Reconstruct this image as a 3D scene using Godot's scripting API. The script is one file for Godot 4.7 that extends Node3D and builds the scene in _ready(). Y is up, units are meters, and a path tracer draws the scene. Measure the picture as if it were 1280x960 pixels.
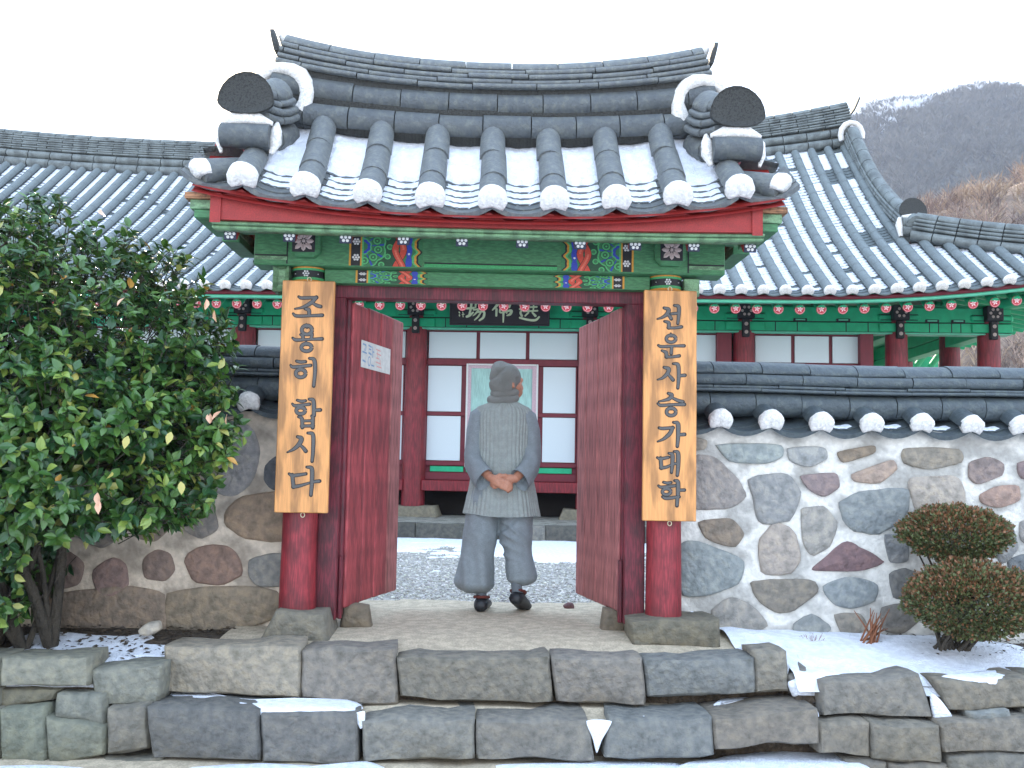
extends Node3D
# A small tiled temple gate in a stone wall, a hall behind it and a person walking through. Metres; the gate stands on z = 0, the eye looks along -z.

const EYE := Vector3(0, 0.95, 5.8)
var view := Basis.from_euler(Vector3(deg_to_rad(4.72), deg_to_rad(-1.55), deg_to_rad(1.06)))
var rng := RandomNumberGenerator.new()
var rough_noise := FastNoiseLite.new()
var M := {}
var T := {}

# ---------------------------------------------------------------- helpers

func pin(x: float, y: float, z: float) -> Vector3:   # a measurement of the photograph as a point on the plane at depth z
	var d: Vector3 = view * Vector3((x - 640.0) / 1256.0, (480.0 - y) / 1256.0, -1.0)
	return EYE + d * ((z - EYE.z) / d.z)

func S() -> SurfaceTool:
	var st := SurfaceTool.new()
	st.begin(Mesh.PRIMITIVE_TRIANGLES)
	return st

func tri(st: SurfaceTool, a: Vector3, b: Vector3, c: Vector3, out: Vector3) -> void:
	if (c - a).cross(b - a).dot(out) < 0.0:
		st.add_vertex(a); st.add_vertex(c); st.add_vertex(b)
	else:
		st.add_vertex(a); st.add_vertex(b); st.add_vertex(c)

func quad(st: SurfaceTool, a: Vector3, b: Vector3, c: Vector3, d: Vector3, out: Vector3) -> void:
	tri(st, a, b, c, out); tri(st, a, c, d, out)

func mesh_of(st: SurfaceTool) -> ArrayMesh:
	st.generate_normals()
	return st.commit()

func put(called: String, mesh: Mesh, mat: Material, parent: Node = self, at := Transform3D()) -> MeshInstance3D:
	var o := MeshInstance3D.new()
	o.name = called
	o.mesh = mesh
	o.material_override = mat
	o.transform = at
	parent.add_child(o, true)
	return o

func obj(called: String, st: SurfaceTool, mat: Material, parent: Node = self) -> MeshInstance3D:
	return put(called, mesh_of(st), mat, parent)

func tag(o: Node, label: String, category: String, group := "") -> Node:
	o.set_meta("label", label); o.set_meta("category", category)
	if group: o.set_meta("group", group)
	return o

func thing(called: String, label: String, category: String, at := Vector3.ZERO, turn := 0.0, group := "") -> Node3D:
	var o := Node3D.new()
	o.name = called
	o.position = at
	o.rotation.y = turn
	add_child(o, true)
	tag(o, label, category, group)
	return o

func kind(o: Node, k: String) -> Node:
	o.set_meta("kind", k)
	return o

func part(called: String, parent: Node) -> Node3D:
	var o := Node3D.new()
	o.name = called
	parent.add_child(o, true)
	return o

func at(p: Vector3, e := Vector3.ZERO, s := Vector3.ONE) -> Transform3D:
	return Transform3D(Basis.from_euler(e).scaled_local(s), p)

# a box with chamfered edges
func cbox(st: SurfaceTool, size: Vector3, bev: float, t := Transform3D()) -> void:
	var h := size * 0.5
	bev = minf(bev, minf(h.x, minf(h.y, h.z)) * 0.6)
	st.set_smooth_group(-1)
	var f := func(k: int, s: Vector3) -> Vector3:
		var p := Vector3(s.x * h.x, s.y * h.y, s.z * h.z)
		for j in 3:
			if j != k: p[j] -= s[j] * bev
		return t * p
	var o := t.origin
	for k in 3:
		var i := (k + 1) % 3
		var j := (k + 2) % 3
		for a in [-1.0, 1.0]:
			var c := []
			for w in [[-1.0, -1.0], [1.0, -1.0], [1.0, 1.0], [-1.0, 1.0]]:
				var s := Vector3.ZERO
				s[k] = a; s[i] = w[0]; s[j] = w[1]
				c.append(f.call(k, s))
			var n := Vector3.ZERO
			n[k] = a
			quad(st, c[0], c[1], c[2], c[3], t.basis * n)
			for b in [-1.0, 1.0]:   # the edge between face k (side a) and face i (side b), running along j
				var s0 := Vector3.ZERO
				s0[k] = a; s0[i] = b; s0[j] = -1.0
				var s1 := s0
				s1[j] = 1.0
				var m := s0
				m[j] = 0.0
				quad(st, f.call(k, s0), f.call(k, s1), f.call(i, s1), f.call(i, s0), t.basis * m)
	for x in [-1.0, 1.0]:
		for y in [-1.0, 1.0]:
			for z in [-1.0, 1.0]:
				var s := Vector3(x, y, z)
				tri(st, f.call(0, s), f.call(1, s), f.call(2, s), t.basis * s)

func slab(called: String, lo: Vector3, hi: Vector3, mat: Material, parent: Node = self, bev := 0.004) -> MeshInstance3D:
	var st := S()
	cbox(st, hi - lo, bev, Transform3D(Basis(), (lo + hi) * 0.5))
	return obj(called, st, mat, parent)

# closed rings of equal length, joined into a skin
func loft(st: SurfaceTool, rings: Array, cap0 := true, cap1 := true, smooth := true) -> void:
	var mids := []
	for r in rings:
		var c := Vector3.ZERO
		for p in r: c += p
		mids.append(c / r.size())
	st.set_smooth_group(0 if smooth else -1)
	for i in rings.size() - 1:
		var a: Array = rings[i]
		var b: Array = rings[i + 1]
		var n := a.size()
		var mid: Vector3 = (mids[i] + mids[i + 1]) * 0.5
		for j in n:
			var k := (j + 1) % n
			quad(st, a[j], a[k], b[k], b[j], (a[j] + a[k] + b[j] + b[k]) * 0.25 - mid)
	st.set_smooth_group(-1)
	for e in [[0, cap0, 1], [rings.size() - 1, cap1, rings.size() - 2]]:
		if e[1]:
			var r: Array = rings[e[0]]
			var out: Vector3 = mids[e[0]] - mids[e[2]]
			for j in r.size():
				tri(st, mids[e[0]], r[j], r[(j + 1) % r.size()], out)

func ring(c: Vector3, u: Vector3, v: Vector3, n: int) -> Array:
	var r := []
	for j in n:
		var a := TAU * j / n
		r.append(c + u * cos(a) + v * sin(a))
	return r

func tube(st: SurfaceTool, pts: Array, radii: Array, n := 10, caps := true) -> void:
	var rings := []
	var u := Vector3.ZERO
	for i in pts.size():
		var d: Vector3 = (pts[mini(i + 1, pts.size() - 1)] - pts[maxi(i - 1, 0)]).normalized()
		if u == Vector3.ZERO:
			u = d.cross(Vector3.UP if absf(d.y) < 0.9 else Vector3.RIGHT).normalized()
		u = (u - d * u.dot(d)).normalized()
		rings.append(ring(pts[i], u * radii[i], d.cross(u) * radii[i], n))
	loft(st, rings, caps, caps)

# a piece of a course: a profile (side, up) swept along the path between two of its shares
func course(called: String, path, side: Vector3, s0: float, s1: float, profile: Array, mat: Material, parent: Node, n := 2, st: SurfaceTool = null) -> void:
	var own := st == null
	if own: st = S()
	var rings := []
	for i in n + 1:
		var s := lerpf(s0, s1, float(i) / n)
		var p: Vector3 = path.call(s)
		var d: Vector3 = (path.call(s + 0.01) - path.call(s - 0.01)).normalized()
		var sd := (side - d * side.dot(d)).normalized()
		var up := sd.cross(d).normalized()
		if up.y < 0.0: up = -up
		var r := []
		for q in profile: r.append(p + sd * q.x + up * q.y)
		rings.append(r)
	loft(st, rings)
	if own: obj(called, st, mat, parent)

func stadium(w: float, h: float, y: float, n := 5) -> Array:   # half width, height, bottom
	var r := []
	var e := h * 0.5
	for j in n + 1:
		var a := -PI / 2 + PI * j / n
		r.append(Vector2(w - e + cos(a) * e, y + e + sin(a) * e))
	for j in n + 1:
		var a := PI / 2 + PI * j / n
		r.append(Vector2(-w + e + cos(a) * e, y + e + sin(a) * e))
	return r

func dome(w: float, h: float, y: float, n := 8) -> Array:
	var r := []
	for j in n + 1:
		var a := PI * j / n
		r.append(Vector2(cos(a) * w, y + sin(a) * h))
	return r

func smooth_loop(p: Array, n: int) -> Array:   # n points on a closed curve through p
	var c := []
	var k := p.size()
	for i in n:
		var f := float(i) * k / n
		var a := int(f)
		c.append(p[a % k].lerp(p[(a + 1) % k], f - a).lerp(p[a % k].cubic_interpolate(p[(a + 1) % k], p[(a + k - 1) % k], p[(a + 2) % k], f - a), 0.62))
	return c

# a field stone set in mortar: outline points on the plane z, standing out of it
func wall_stone(parent: Node, outline: Array, z: float, out: float, tint: Color) -> void:
	var st := S()
	st.set_smooth_group(0)
	var n := 26
	var loop := smooth_loop(outline, n)
	var mid := Vector3.ZERO
	for p in loop: mid += p / n
	var rings := []
	for k in [[1.0, -0.02], [0.985, 0.6], [0.90, 0.9], [0.5, 1.0]]:
		var r := []
		for p in loop:
			var q: Vector3 = mid + (p - mid) * (k[0] * (1.05 + 0.06 * rough_noise.get_noise_3d(p.x * 700, p.y * 700, 7) + 0.03 * rough_noise.get_noise_3d(p.x * 2600, p.y * 2600, 7)))
			q.z = z + out * k[1] + (0.016 * rough_noise.get_noise_3d(q.x * 420, q.y * 420, k[0] * 60) if k[1] > 0.6 else 0.0)
			r.append(q)
		rings.append(r)
	var tint2 := tint
	for i in rings.size() - 1:
		for j in n:
			var l := (j + 1) % n
			st.set_color(tint2)
			quad(st, rings[i][j], rings[i][l], rings[i + 1][l], rings[i + 1][j], (rings[i][j] - mid) * 0.3 + Vector3(0, 0, 0.3))
	mid.z = z + out * 1.02
	for j in n:
		tri(st, mid, rings[-1][j], rings[-1][(j + 1) % n], Vector3.BACK)
	obj("stone", st, M.stone, parent)

# a hewn block: four front corners, going back by depth
func block(parent: Node, c: Array, depth: float, tint: Color, called := "stone_block", bump := 0.014) -> void:
	var st := S()
	st.set_smooth_group(0)
	st.set_color(Color(tint.r * 1.03, tint.g, tint.b * 0.95) * 0.96)
	var nx := 8
	var ny := 5
	var bev := 0.010
	var g := []
	var mid: Vector3 = (c[0] + c[1] + c[2] + c[3]) * 0.25
	for j in ny + 1:
		var row := []
		for i in nx + 1:
			var u := float(i) / nx
			var v := float(j) / ny
			var p: Vector3 = c[0].lerp(c[1], u).lerp(c[3].lerp(c[2], u), v)
			var edge := 1.0 if i == 0 or i == nx or j == 0 or j == ny else 0.0
			p += (mid - p).normalized() * bev * edge * 0.8
			p.z += bump * 1.5 * rough_noise.get_noise_3d(p.x * 260, p.y * 260, p.z * 90) - bev * edge * 0.7
			p.y += edge * 0.015 * rough_noise.get_noise_3d(p.x * 330, 40, p.y * 200)
			p.x += edge * 0.010 * rough_noise.get_noise_3d(p.y * 330, 90, p.x * 150)
			row.append(p)
		g.append(row)
	for j in ny:
		for i in nx:
			quad(st, g[j][i], g[j][i + 1], g[j + 1][i + 1], g[j + 1][i], Vector3.BACK)
	var loop := []
	for i in nx: loop.append(g[0][i])
	for j in ny: loop.append(g[j][nx])
	for i in nx: loop.append(g[ny][nx - i])
	for j in ny: loop.append(g[ny - j][0])
	var r0 := loop
	st.set_smooth_group(1)
	for k in [[0.012, bev * 1.2], [0.014, depth * 0.5], [0.0, depth]]:
		var r1 := []
		for p in loop:
			var q: Vector3 = p + (p - mid).normalized() * k[0]
			q.z = p.z - k[1]
			q.y += 0.012 * rough_noise.get_noise_3d(q.x * 240, q.z * 240, 11)
			r1.append(q)
		for i in loop.size():
			var l := (i + 1) % loop.size()
			var o: Vector3 = (r0[i] + r0[l]) * 0.5 - mid
			o.z = 0.0
			quad(st, r0[i], r0[l], r1[l], r1[i], o)
		r0 = r1
	obj(called, st, M.stone, parent)

# a sheet of ground or snow over a rectangle: height from a function (NAN leaves a hole)
func sheet(called: String, x0: float, x1: float, z0: float, z1: float, nx: int, nz: int, h, mat: Material, parent: Node = self) -> MeshInstance3D:
	var st := S()
	st.set_smooth_group(0)
	var g := []
	for j in nz + 1:
		var row := []
		for i in nx + 1:
			var x := lerpf(x0, x1, float(i) / nx)
			var z := lerpf(z0, z1, float(j) / nz)
			row.append(Vector3(x, h.call(x, z), z))
		g.append(row)
	for j in nz:
		for i in nx:
			var a: Vector3 = g[j][i]
			var b: Vector3 = g[j][i + 1]
			var c: Vector3 = g[j + 1][i + 1]
			var d: Vector3 = g[j + 1][i]
			if is_nan(a.y + b.y + c.y + d.y): continue
			quad(st, a, b, c, d, Vector3.UP)
	return obj(called, st, mat, parent)

func many(called: String, mesh: Mesh, mat: Material, where: Array, tints: Array, parent: Node = self) -> MultiMeshInstance3D:
	var mm := MultiMesh.new()
	mm.transform_format = MultiMesh.TRANSFORM_3D
	mm.use_colors = tints.size() > 0
	mm.mesh = mesh
	mm.instance_count = where.size()
	for i in where.size():
		mm.set_instance_transform(i, where[i])
		if tints.size(): mm.set_instance_color(i, tints[i])
	var o := MultiMeshInstance3D.new()
	o.name = called
	o.multimesh = mm
	o.material_override = mat
	o.set_meta("kind", "stuff")
	parent.add_child(o, true)
	return o

# ---------------------------------------------------------------- materials

func noise_tex(seed_: int, freq: float, oct: int, lo: float, hi: float, at0 := 0.0, at1 := 1.0, type := FastNoiseLite.TYPE_SIMPLEX_SMOOTH, size := 512) -> NoiseTexture2D:
	var n := FastNoiseLite.new()
	n.seed = seed_
	n.noise_type = type
	n.frequency = freq
	n.fractal_octaves = oct
	var t := NoiseTexture2D.new()
	t.width = size
	t.height = size
	t.seamless = true
	t.noise = n
	var g := Gradient.new()
	g.offsets = PackedFloat32Array([at0, at1])
	g.colors = PackedColorArray([Color(lo, lo, lo), Color(hi, hi, hi)])
	t.color_ramp = g
	return t

func mat(called: String, c: Color, rough: float, tex: Texture2D = null, scale := Vector3.ONE, tex2: Texture2D = null, scale2 := Vector3.ONE, bump: Texture2D = null, relief := 0.0) -> StandardMaterial3D:
	var m := StandardMaterial3D.new()
	m.resource_name = called
	m.albedo_color = c
	m.roughness = rough
	m.uv1_triplanar = true
	m.uv1_world_triplanar = true
	m.uv1_scale = scale
	m.albedo_texture = tex
	if tex2:
		m.detail_enabled = true
		m.detail_albedo = tex2
		m.detail_blend_mode = BaseMaterial3D.BLEND_MODE_MUL
		m.detail_uv_layer = BaseMaterial3D.DETAIL_UV_2
		m.uv2_triplanar = true
		m.uv2_world_triplanar = true
		m.uv2_scale = scale2
	if bump:
		m.heightmap_enabled = true
		m.heightmap_texture = bump
		m.heightmap_scale = relief
	M[called] = m
	return m

func col(r: int, g: int, b: int) -> Color:
	return Color(r / 255.0, g / 255.0, b / 255.0)

func lin(r: int, g: int, b: int) -> Color:
	return col(r, g, b).srgb_to_linear()

func rock_tint(c: Array) -> Color:   # the grey of a stone, allowing for the grain that its material lays over it
	var l := lin(c[0], c[1], c[2])
	var g := (l.r + l.g + l.b) / 3.0
	return Color(lerpf(l.r, g, 0.35) * 1.85, lerpf(l.g, g, 0.35) * 1.84, lerpf(l.b, g, 0.35) * 1.82)

func make_materials() -> void:
	T.fine = noise_tex(1, 0.03, 4, 0.88, 1.0, 0.3, 0.7)
	T.grit = noise_tex(2, 0.09, 3, 0.74, 1.0, 0.3, 0.7)
	T.blotch = noise_tex(3, 0.008, 5, 0.76, 1.0, 0.32, 0.6)
	T.stain = noise_tex(4, 0.012, 5, 0.78, 1.0, 0.3, 0.55)
	T.rock = noise_tex(5, 0.02, 6, 0.0, 1.0, 0.2, 0.8)
	T.grain = noise_tex(6, 0.02, 5, 0.74, 1.0, 0.3, 0.7)
	T.soft = noise_tex(7, 0.012, 3, 0.94, 1.0, 0.3, 0.7)
	T.bumps = noise_tex(8, 0.05, 4, 0.0, 1.0, 0.2, 0.8)
	T.lichen = noise_tex(9, 0.035, 4, 0.62, 1.0, 0.30, 0.42)
	var st_ramp := noise_tex(14, 0.013, 7, 0, 1)
	var sg := Gradient.new()
	sg.offsets = PackedFloat32Array([0.0, 0.28, 0.5, 0.72, 1.0])
	sg.colors = PackedColorArray([Color(0.70, 0.70, 0.68), Color(0.80, 0.80, 0.79), Color(0.88, 0.87, 0.86), Color(0.96, 0.94, 0.90), Color(1, 0.98, 0.95)])
	st_ramp.color_ramp = sg
	T.stone = st_ramp
	var fl := noise_tex(15, 0.16, 2, 0, 1)
	var fg := Gradient.new()
	fg.offsets = PackedFloat32Array([0.0, 0.25, 0.4, 0.68, 0.74, 1.0])
	fg.colors = PackedColorArray([Color(0.66, 0.66, 0.66), Color(0.78, 0.78, 0.77), Color(0.86, 0.86, 0.86), Color(0.88, 0.88, 0.87), Color(1, 1, 0.98), Color(1, 1, 1)])
	fl.color_ramp = fg
	T.fleck = fl
	T.ground = noise_tex(10, 0.02, 6, 0.72, 1.0, 0.25, 0.75)
	# roof tiles: dark grey clay with pale streaks
	var ramp := noise_tex(11, 0.018, 5, 0, 1)
	var g := Gradient.new()
	g.offsets = PackedFloat32Array([0.0, 0.45, 0.62, 0.68, 0.74, 1.0])
	g.colors = PackedColorArray([Color(0.76, 0.77, 0.79), Color(0.85, 0.85, 0.85), Color(0.88, 0.88, 0.87), Color(0.95, 0.94, 0.9), Color(1, 0.98, 0.93), Color(1, 1, 0.96)])
	ramp.color_ramp = g
	T.clay = ramp
	mat("tile", col(134, 139, 140), 0.62, T.clay, Vector3(2.1, 2.1, 2.1), T.grit, Vector3(9, 9, 9), T.bumps, 0.25)
	mat("tile_dark", col(110, 116, 119), 0.62, T.clay, Vector3(1.6, 1.6, 1.6), T.grit, Vector3(8, 8, 8), T.bumps, 0.25)
	mat("wall_tile", col(98, 109, 114), 0.6, T.clay, Vector3(1.7, 1.7, 1.7), T.grit, Vector3(9, 9, 9), T.bumps, 0.25)
	mat("hall_tile", col(114, 123, 124), 0.7, T.fine, Vector3(2, 2, 2), T.soft, Vector3(0.8, 0.8, 0.8))
	mat("end_tile", col(60, 60, 56), 0.75, T.lichen, Vector3(3, 3, 3), T.grit, Vector3(9, 9, 9), T.bumps, 0.3)
	mat("plaster", col(240, 236, 230), 0.9, T.fine, Vector3(2.6, 2.6, 2.6), T.soft, Vector3(6, 6, 6), T.bumps, 0.35)
	mat("snow", col(240, 244, 252), 0.75, T.soft, Vector3(2.3, 2.3, 2.3), null, Vector3.ONE, T.bumps, 0.5)
	mat("red", col(154, 46, 54), 0.55, T.blotch, Vector3(1.1, 0.8, 1.1), T.grain, Vector3(9, 0.7, 9), T.grain, 0.1)
	mat("red_dark", col(116, 32, 46), 0.55, T.blotch, Vector3(1.3, 0.9, 1.3), T.grain, Vector3(8, 0.8, 8))
	mat("red_board", col(152, 38, 34), 0.6, T.soft, Vector3(1.4, 2, 1.4), T.fine, Vector3(6, 6, 6))
	mat("door_red", col(184, 78, 82), 0.65, T.blotch, Vector3(2.4, 0.5, 2.4), T.grain, Vector3(16, 0.8, 16), T.grain, 0.2)
	mat("door_bare", col(184, 112, 108), 0.75, T.stain, Vector3(5, 0.45, 5), T.grain, Vector3(18, 0.8, 18), T.grain, 0.25)
	mat("green", col(72, 130, 84), 0.6, T.fine, Vector3(1.0, 3.2, 1.0), T.fine, Vector3(1.2, 9, 9))
	mat("green_pale", col(122, 160, 118), 0.6, T.blotch, Vector3(2, 5, 2), T.fine, Vector3(5, 5, 5))
	mat("green_bright", col(58, 150, 88), 0.55, T.fine, Vector3(5, 5, 5))
	mat("hall_green", col(20, 172, 120), 0.55, T.soft, Vector3(1, 1, 1))
	mat("hall_green_pale", col(96, 196, 160), 0.55, T.soft, Vector3(1, 1, 1))
	mat("black", col(26, 26, 30), 0.6, T.fine, Vector3(4, 4, 4))
	mat("navy", col(40, 46, 68), 0.6, T.fine, Vector3(6, 6, 6))
	mat("white", col(226, 224, 222), 0.7, T.fine, Vector3(6, 6, 6))
	mat("orange", col(208, 136, 44), 0.6, T.fine, Vector3(6, 6, 6))
	mat("petal", col(186, 166, 158), 0.7, T.fine, Vector3(9, 9, 9))
	mat("flower_red", col(206, 60, 72), 0.6, T.fine, Vector3(6, 6, 6))
	mat("flower_pink", col(238, 206, 208), 0.6)
	mat("bare_wood", col(176, 128, 92), 0.75, T.stain, Vector3(3, 3, 3), T.grain, Vector3(0.8, 12, 12))
	mat("sign_wood", col(216, 150, 86), 0.45, T.blotch, Vector3(1.9, 0.4, 1.9), T.soft, Vector3(14, 0.7, 14))
	mat("ink", col(84, 82, 80), 0.5, T.fine, Vector3(9, 9, 9))
	mat("ink_edge", col(26, 22, 20), 0.6)
	mat("gold_paint", col(230, 236, 196), 0.6, T.fine, Vector3(8, 8, 8))
	mat("plaque", col(46, 36, 42), 0.6, T.fine, Vector3(5, 5, 5))
	mat("metal", col(190, 180, 150), 0.4).metallic = 0.8
	mat("hall_white", col(206, 216, 220), 0.85)
	mat("hall_red", col(140, 36, 46), 0.5, T.soft, Vector3(2, 1, 2), T.grain, Vector3(4, 0.4, 4))
	mat("hall_red_dark", col(112, 28, 42), 0.55, T.soft, Vector3(2, 1, 2))
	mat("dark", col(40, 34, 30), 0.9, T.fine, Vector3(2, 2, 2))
	mat("stone", Color.WHITE, 0.85, T.stone, Vector3(1.9, 1.9, 1.9), T.fleck, Vector3(4.6, 4.6, 4.6), T.rock, 0.6).vertex_color_use_as_albedo = true
	mat("pale_stone", col(176, 172, 160), 0.85, T.grit, Vector3(2, 2, 2), T.stain, Vector3(0.6, 0.6, 0.6), T.rock, 1.0)
	mat("mortar", col(220, 216, 207), 0.92, T.soft, Vector3(3, 3, 3), T.blotch, Vector3(0.55, 0.8, 0.55), T.rock, 0.25)
	mat("mortar_brown", col(212, 196, 176), 0.92, T.soft, Vector3(3, 3, 3), T.blotch, Vector3(0.7, 0.9, 0.7), T.rock, 0.25)
	mat("cement", col(206, 190, 164), 0.9, T.fine, Vector3(0.7, 0.7, 0.7), T.fine, Vector3(4, 4, 4), T.rock, 0.15)
	mat("soil", col(104, 90, 74), 0.95, T.ground, Vector3(1.4, 1.4, 1.4), T.grit, Vector3(5, 5, 5), T.rock, 2.5)
	mat("yard", col(206, 200, 190), 0.95, T.ground, Vector3(1.2, 1.2, 1.2), T.grit, Vector3(5, 5, 5), T.rock, 1.5)
	mat("pebble", Color.WHITE, 0.85, T.fine, Vector3(8, 8, 8)).vertex_color_use_as_albedo = true
	mat("cloth", col(134, 143, 147), 0.9, T.soft, Vector3(14, 14, 14), T.soft, Vector3(3, 3, 3))
	mat("jacket_cloth", col(154, 161, 157), 0.92, T.soft, Vector3(20, 20, 20), T.soft, Vector3(3, 3, 3))
	mat("knit", col(168, 170, 164), 0.95, T.grit, Vector3(18, 18, 18), null, Vector3.ONE, T.bumps, 0.4)
	mat("skin", col(186, 130, 104), 0.55, T.soft, Vector3(12, 12, 12))
	mat("shoe", col(26, 28, 32), 0.5)
	mat("fur", col(112, 56, 48), 0.95, T.grit, Vector3(12, 12, 12))
	mat("sock", col(108, 116, 122), 0.95, T.fine, Vector3(14, 14, 14))
	var leaf := mat("leaf", Color.WHITE, 0.33)
	leaf.vertex_color_use_as_albedo = true
	leaf.backlight_enabled = true
	leaf.backlight = Color(0.12, 0.16, 0.05)
	mat("small_leaf", Color.WHITE, 0.55).vertex_color_use_as_albedo = true
	mat("bark", col(78, 70, 58), 0.9, T.grit, Vector3(4, 2, 4), T.stain, Vector3(3, 1, 3), T.rock, 1.0)
	mat("twig", col(150, 96, 66), 0.9, T.grit, Vector3(8, 8, 8))
	mat("grey_twig", col(128, 108, 98), 0.9)
	mat("mountain", col(116, 120, 116), 0.95, T.ground, Vector3(0.03, 0.03, 0.03), T.blotch, Vector3(0.008, 0.008, 0.008))
	mat("hill", col(160, 138, 120), 0.95, T.ground, Vector3(0.12, 0.12, 0.12), T.blotch, Vector3(0.05, 0.05, 0.05))
	mat("snowy_ground", col(226, 228, 232), 0.9, T.soft, Vector3(1, 1, 1), T.blotch, Vector3(0.4, 0.4, 0.4))
	mat("forest", Color.WHITE, 0.95).vertex_color_use_as_albedo = true
	mat("paper", col(212, 212, 206), 0.85, T.soft, Vector3(3, 3, 3))
	mat("blue_ink", col(126, 156, 184), 0.8)
	mat("red_ink", col(214, 158, 150), 0.8)
	mat("curtain", col(170, 212, 204), 0.5, T.fine, Vector3(9, 0.3, 9), T.soft, Vector3(1.2, 0.5, 1.2), T.grain, 0.3)
	mat("pinkish", col(206, 176, 186), 0.6, T.fine, Vector3(4, 4, 4))
	mat("ridge_line", col(122, 129, 128), 0.7, T.fine, Vector3(2, 2, 2), T.blotch, Vector3(0.8, 0.8, 0.8))

# ---------------------------------------------------------------- roof tiles

# half-round tile lying along -z, lower end at the origin
func round_tile(r: float, l: float) -> ArrayMesh:
	var st := S()
	var prof := []
	for z in [[0.0, 1.0], [-l * 0.5, 0.985], [-l, 0.955]]:
		var a := []
		for j in 9:
			var t := PI * j / 8
			a.append(Vector3(cos(t) * r * z[1], sin(t) * r * z[1], z[0]))
		prof.append(a)
	st.set_smooth_group(0)
	for i in 2:
		for j in 8:
			quad(st, prof[i][j], prof[i][j + 1], prof[i + 1][j + 1], prof[i + 1][j], (prof[i][j] + prof[i][j + 1]) * Vector3(1, 1, 0))
	st.set_smooth_group(-1)
	for j in 8:
		tri(st, Vector3.ZERO, prof[0][j], prof[0][j + 1], Vector3.BACK)
	return mesh_of(st)

# trough tile: hollow side up, front lip at the origin, lying back along -z
func pan_tile(w: float, sag: float, l: float, thick: float, raise: float) -> ArrayMesh:
	var st := S()
	var n := 8
	var g := []
	for e in [[0.0, raise, 0.0], [-l, 0.0, 0.0], [0.0, raise, -thick], [-l, 0.0, -thick]]:
		var a := []
		for j in n + 1:
			var u := float(j) / n * 2 - 1
			a.append(Vector3(u * w * 0.5, -sag * (1 - u * u) + e[1] + e[2], e[0]))
		g.append(a)
	st.set_smooth_group(0)
	for j in n:
		quad(st, g[0][j], g[0][j + 1], g[1][j + 1], g[1][j], Vector3.UP)
		quad(st, g[2][j], g[2][j + 1], g[3][j + 1], g[3][j], Vector3.DOWN)
	st.set_smooth_group(-1)
	for j in n:
		quad(st, g[0][j], g[0][j + 1], g[2][j + 1], g[2][j], Vector3.BACK)
	return mesh_of(st)

# snow lying in a trough tile
func pan_snow(w: float, sag: float, l: float, raise: float, high: float, wide: float) -> ArrayMesh:
	var st := S()
	st.set_smooth_group(0)
	var n := 10
	var m := 4
	var g := []
	for i in m + 1:
		var a := []
		var v := float(i) / m
		for j in n + 1:
			var u := (float(j) / n * 2 - 1) * wide
			var e := clampf((1 - absf(u) / wide) * 4, 0, 1)
			var f := clampf(minf(v * 3.5, 1), 0, 1)
			f = f * (2 - f)
			a.append(Vector3(u * w * 0.5, -sag * (1 - u * u) + raise * (1 - v * 0.5) - 0.004 + high * e * (2 - e) * f * (1.0 + 0.45 * rough_noise.get_noise_3d(j * 90.0, i * 120.0, high * 90000.0)), -0.006 - l * v + 0.012 * sin(j * 1.9 + 1) * (1 if i == 0 else 0)))
		g.append(a)
	for i in m:
		for j in n:
			quad(st, g[i][j], g[i][j + 1], g[i + 1][j + 1], g[i + 1][j], Vector3.UP)
	return mesh_of(st)

# plaster plug that closes the lower end of a half-round tile
func plug(r: float, thick: float) -> ArrayMesh:
	var st := S()
	st.set_smooth_group(0)
	var rings := []
	for k in [[1.0, -0.03], [1.02, thick * 0.4], [0.93, thick * 0.85], [0.5, thick * 1.05]]:
		var a := []
		for j in 20:
			var t := TAU * j / 20
			var p := Vector2(cos(t), sin(t))
			if p.y < -0.55: p.y = -0.55 - 0.12 * absf(p.x) + 0.16 * (1 - absf(p.x))
			var w: float = 1.0 + 0.05 * rough_noise.get_noise_2d(j * 70, r * 4000)
			a.append(Vector3(p.x * r * k[0] * w, p.y * r * k[0] * w, k[1]))
		rings.append(a)
	for i in 3:
		for j in 20:
			var l := (j + 1) % 20
			quad(st, rings[i][j], rings[i][l], rings[i + 1][l], rings[i + 1][j], rings[i][j] * Vector3(1, 1, 0) + Vector3(0, 0, 0.02 * i))
	for j in 20:
		tri(st, Vector3(0, 0, thick * 1.08), rings[3][j], rings[3][(j + 1) % 20], Vector3.BACK)
	return mesh_of(st)

func along(p: Vector3, q: Vector3, up := 0.0, side := Vector3.RIGHT) -> Transform3D:   # at p, lying back towards q
	var z := (p - q).normalized()
	var y := z.cross(side).normalized()
	var x := y.cross(z).normalized()
	return Transform3D(Basis(x, y, z), p + y * up)

# ---------------------------------------------------------------- the gate

func gate_surf(x: float, t: float) -> Vector3:   # the roof's front slope: across, and from eave (0) to ridge (1)
	return Vector3(x, 2.303 + 0.085 * pow(absf(x) / 1.28, 2.4) + 0.36 * t + 0.19 * t * t, 0.62 - 0.58 * t)

func flip(v: Vector3) -> Vector3:
	return Vector3(v.x, v.y, -v.z)

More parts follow.
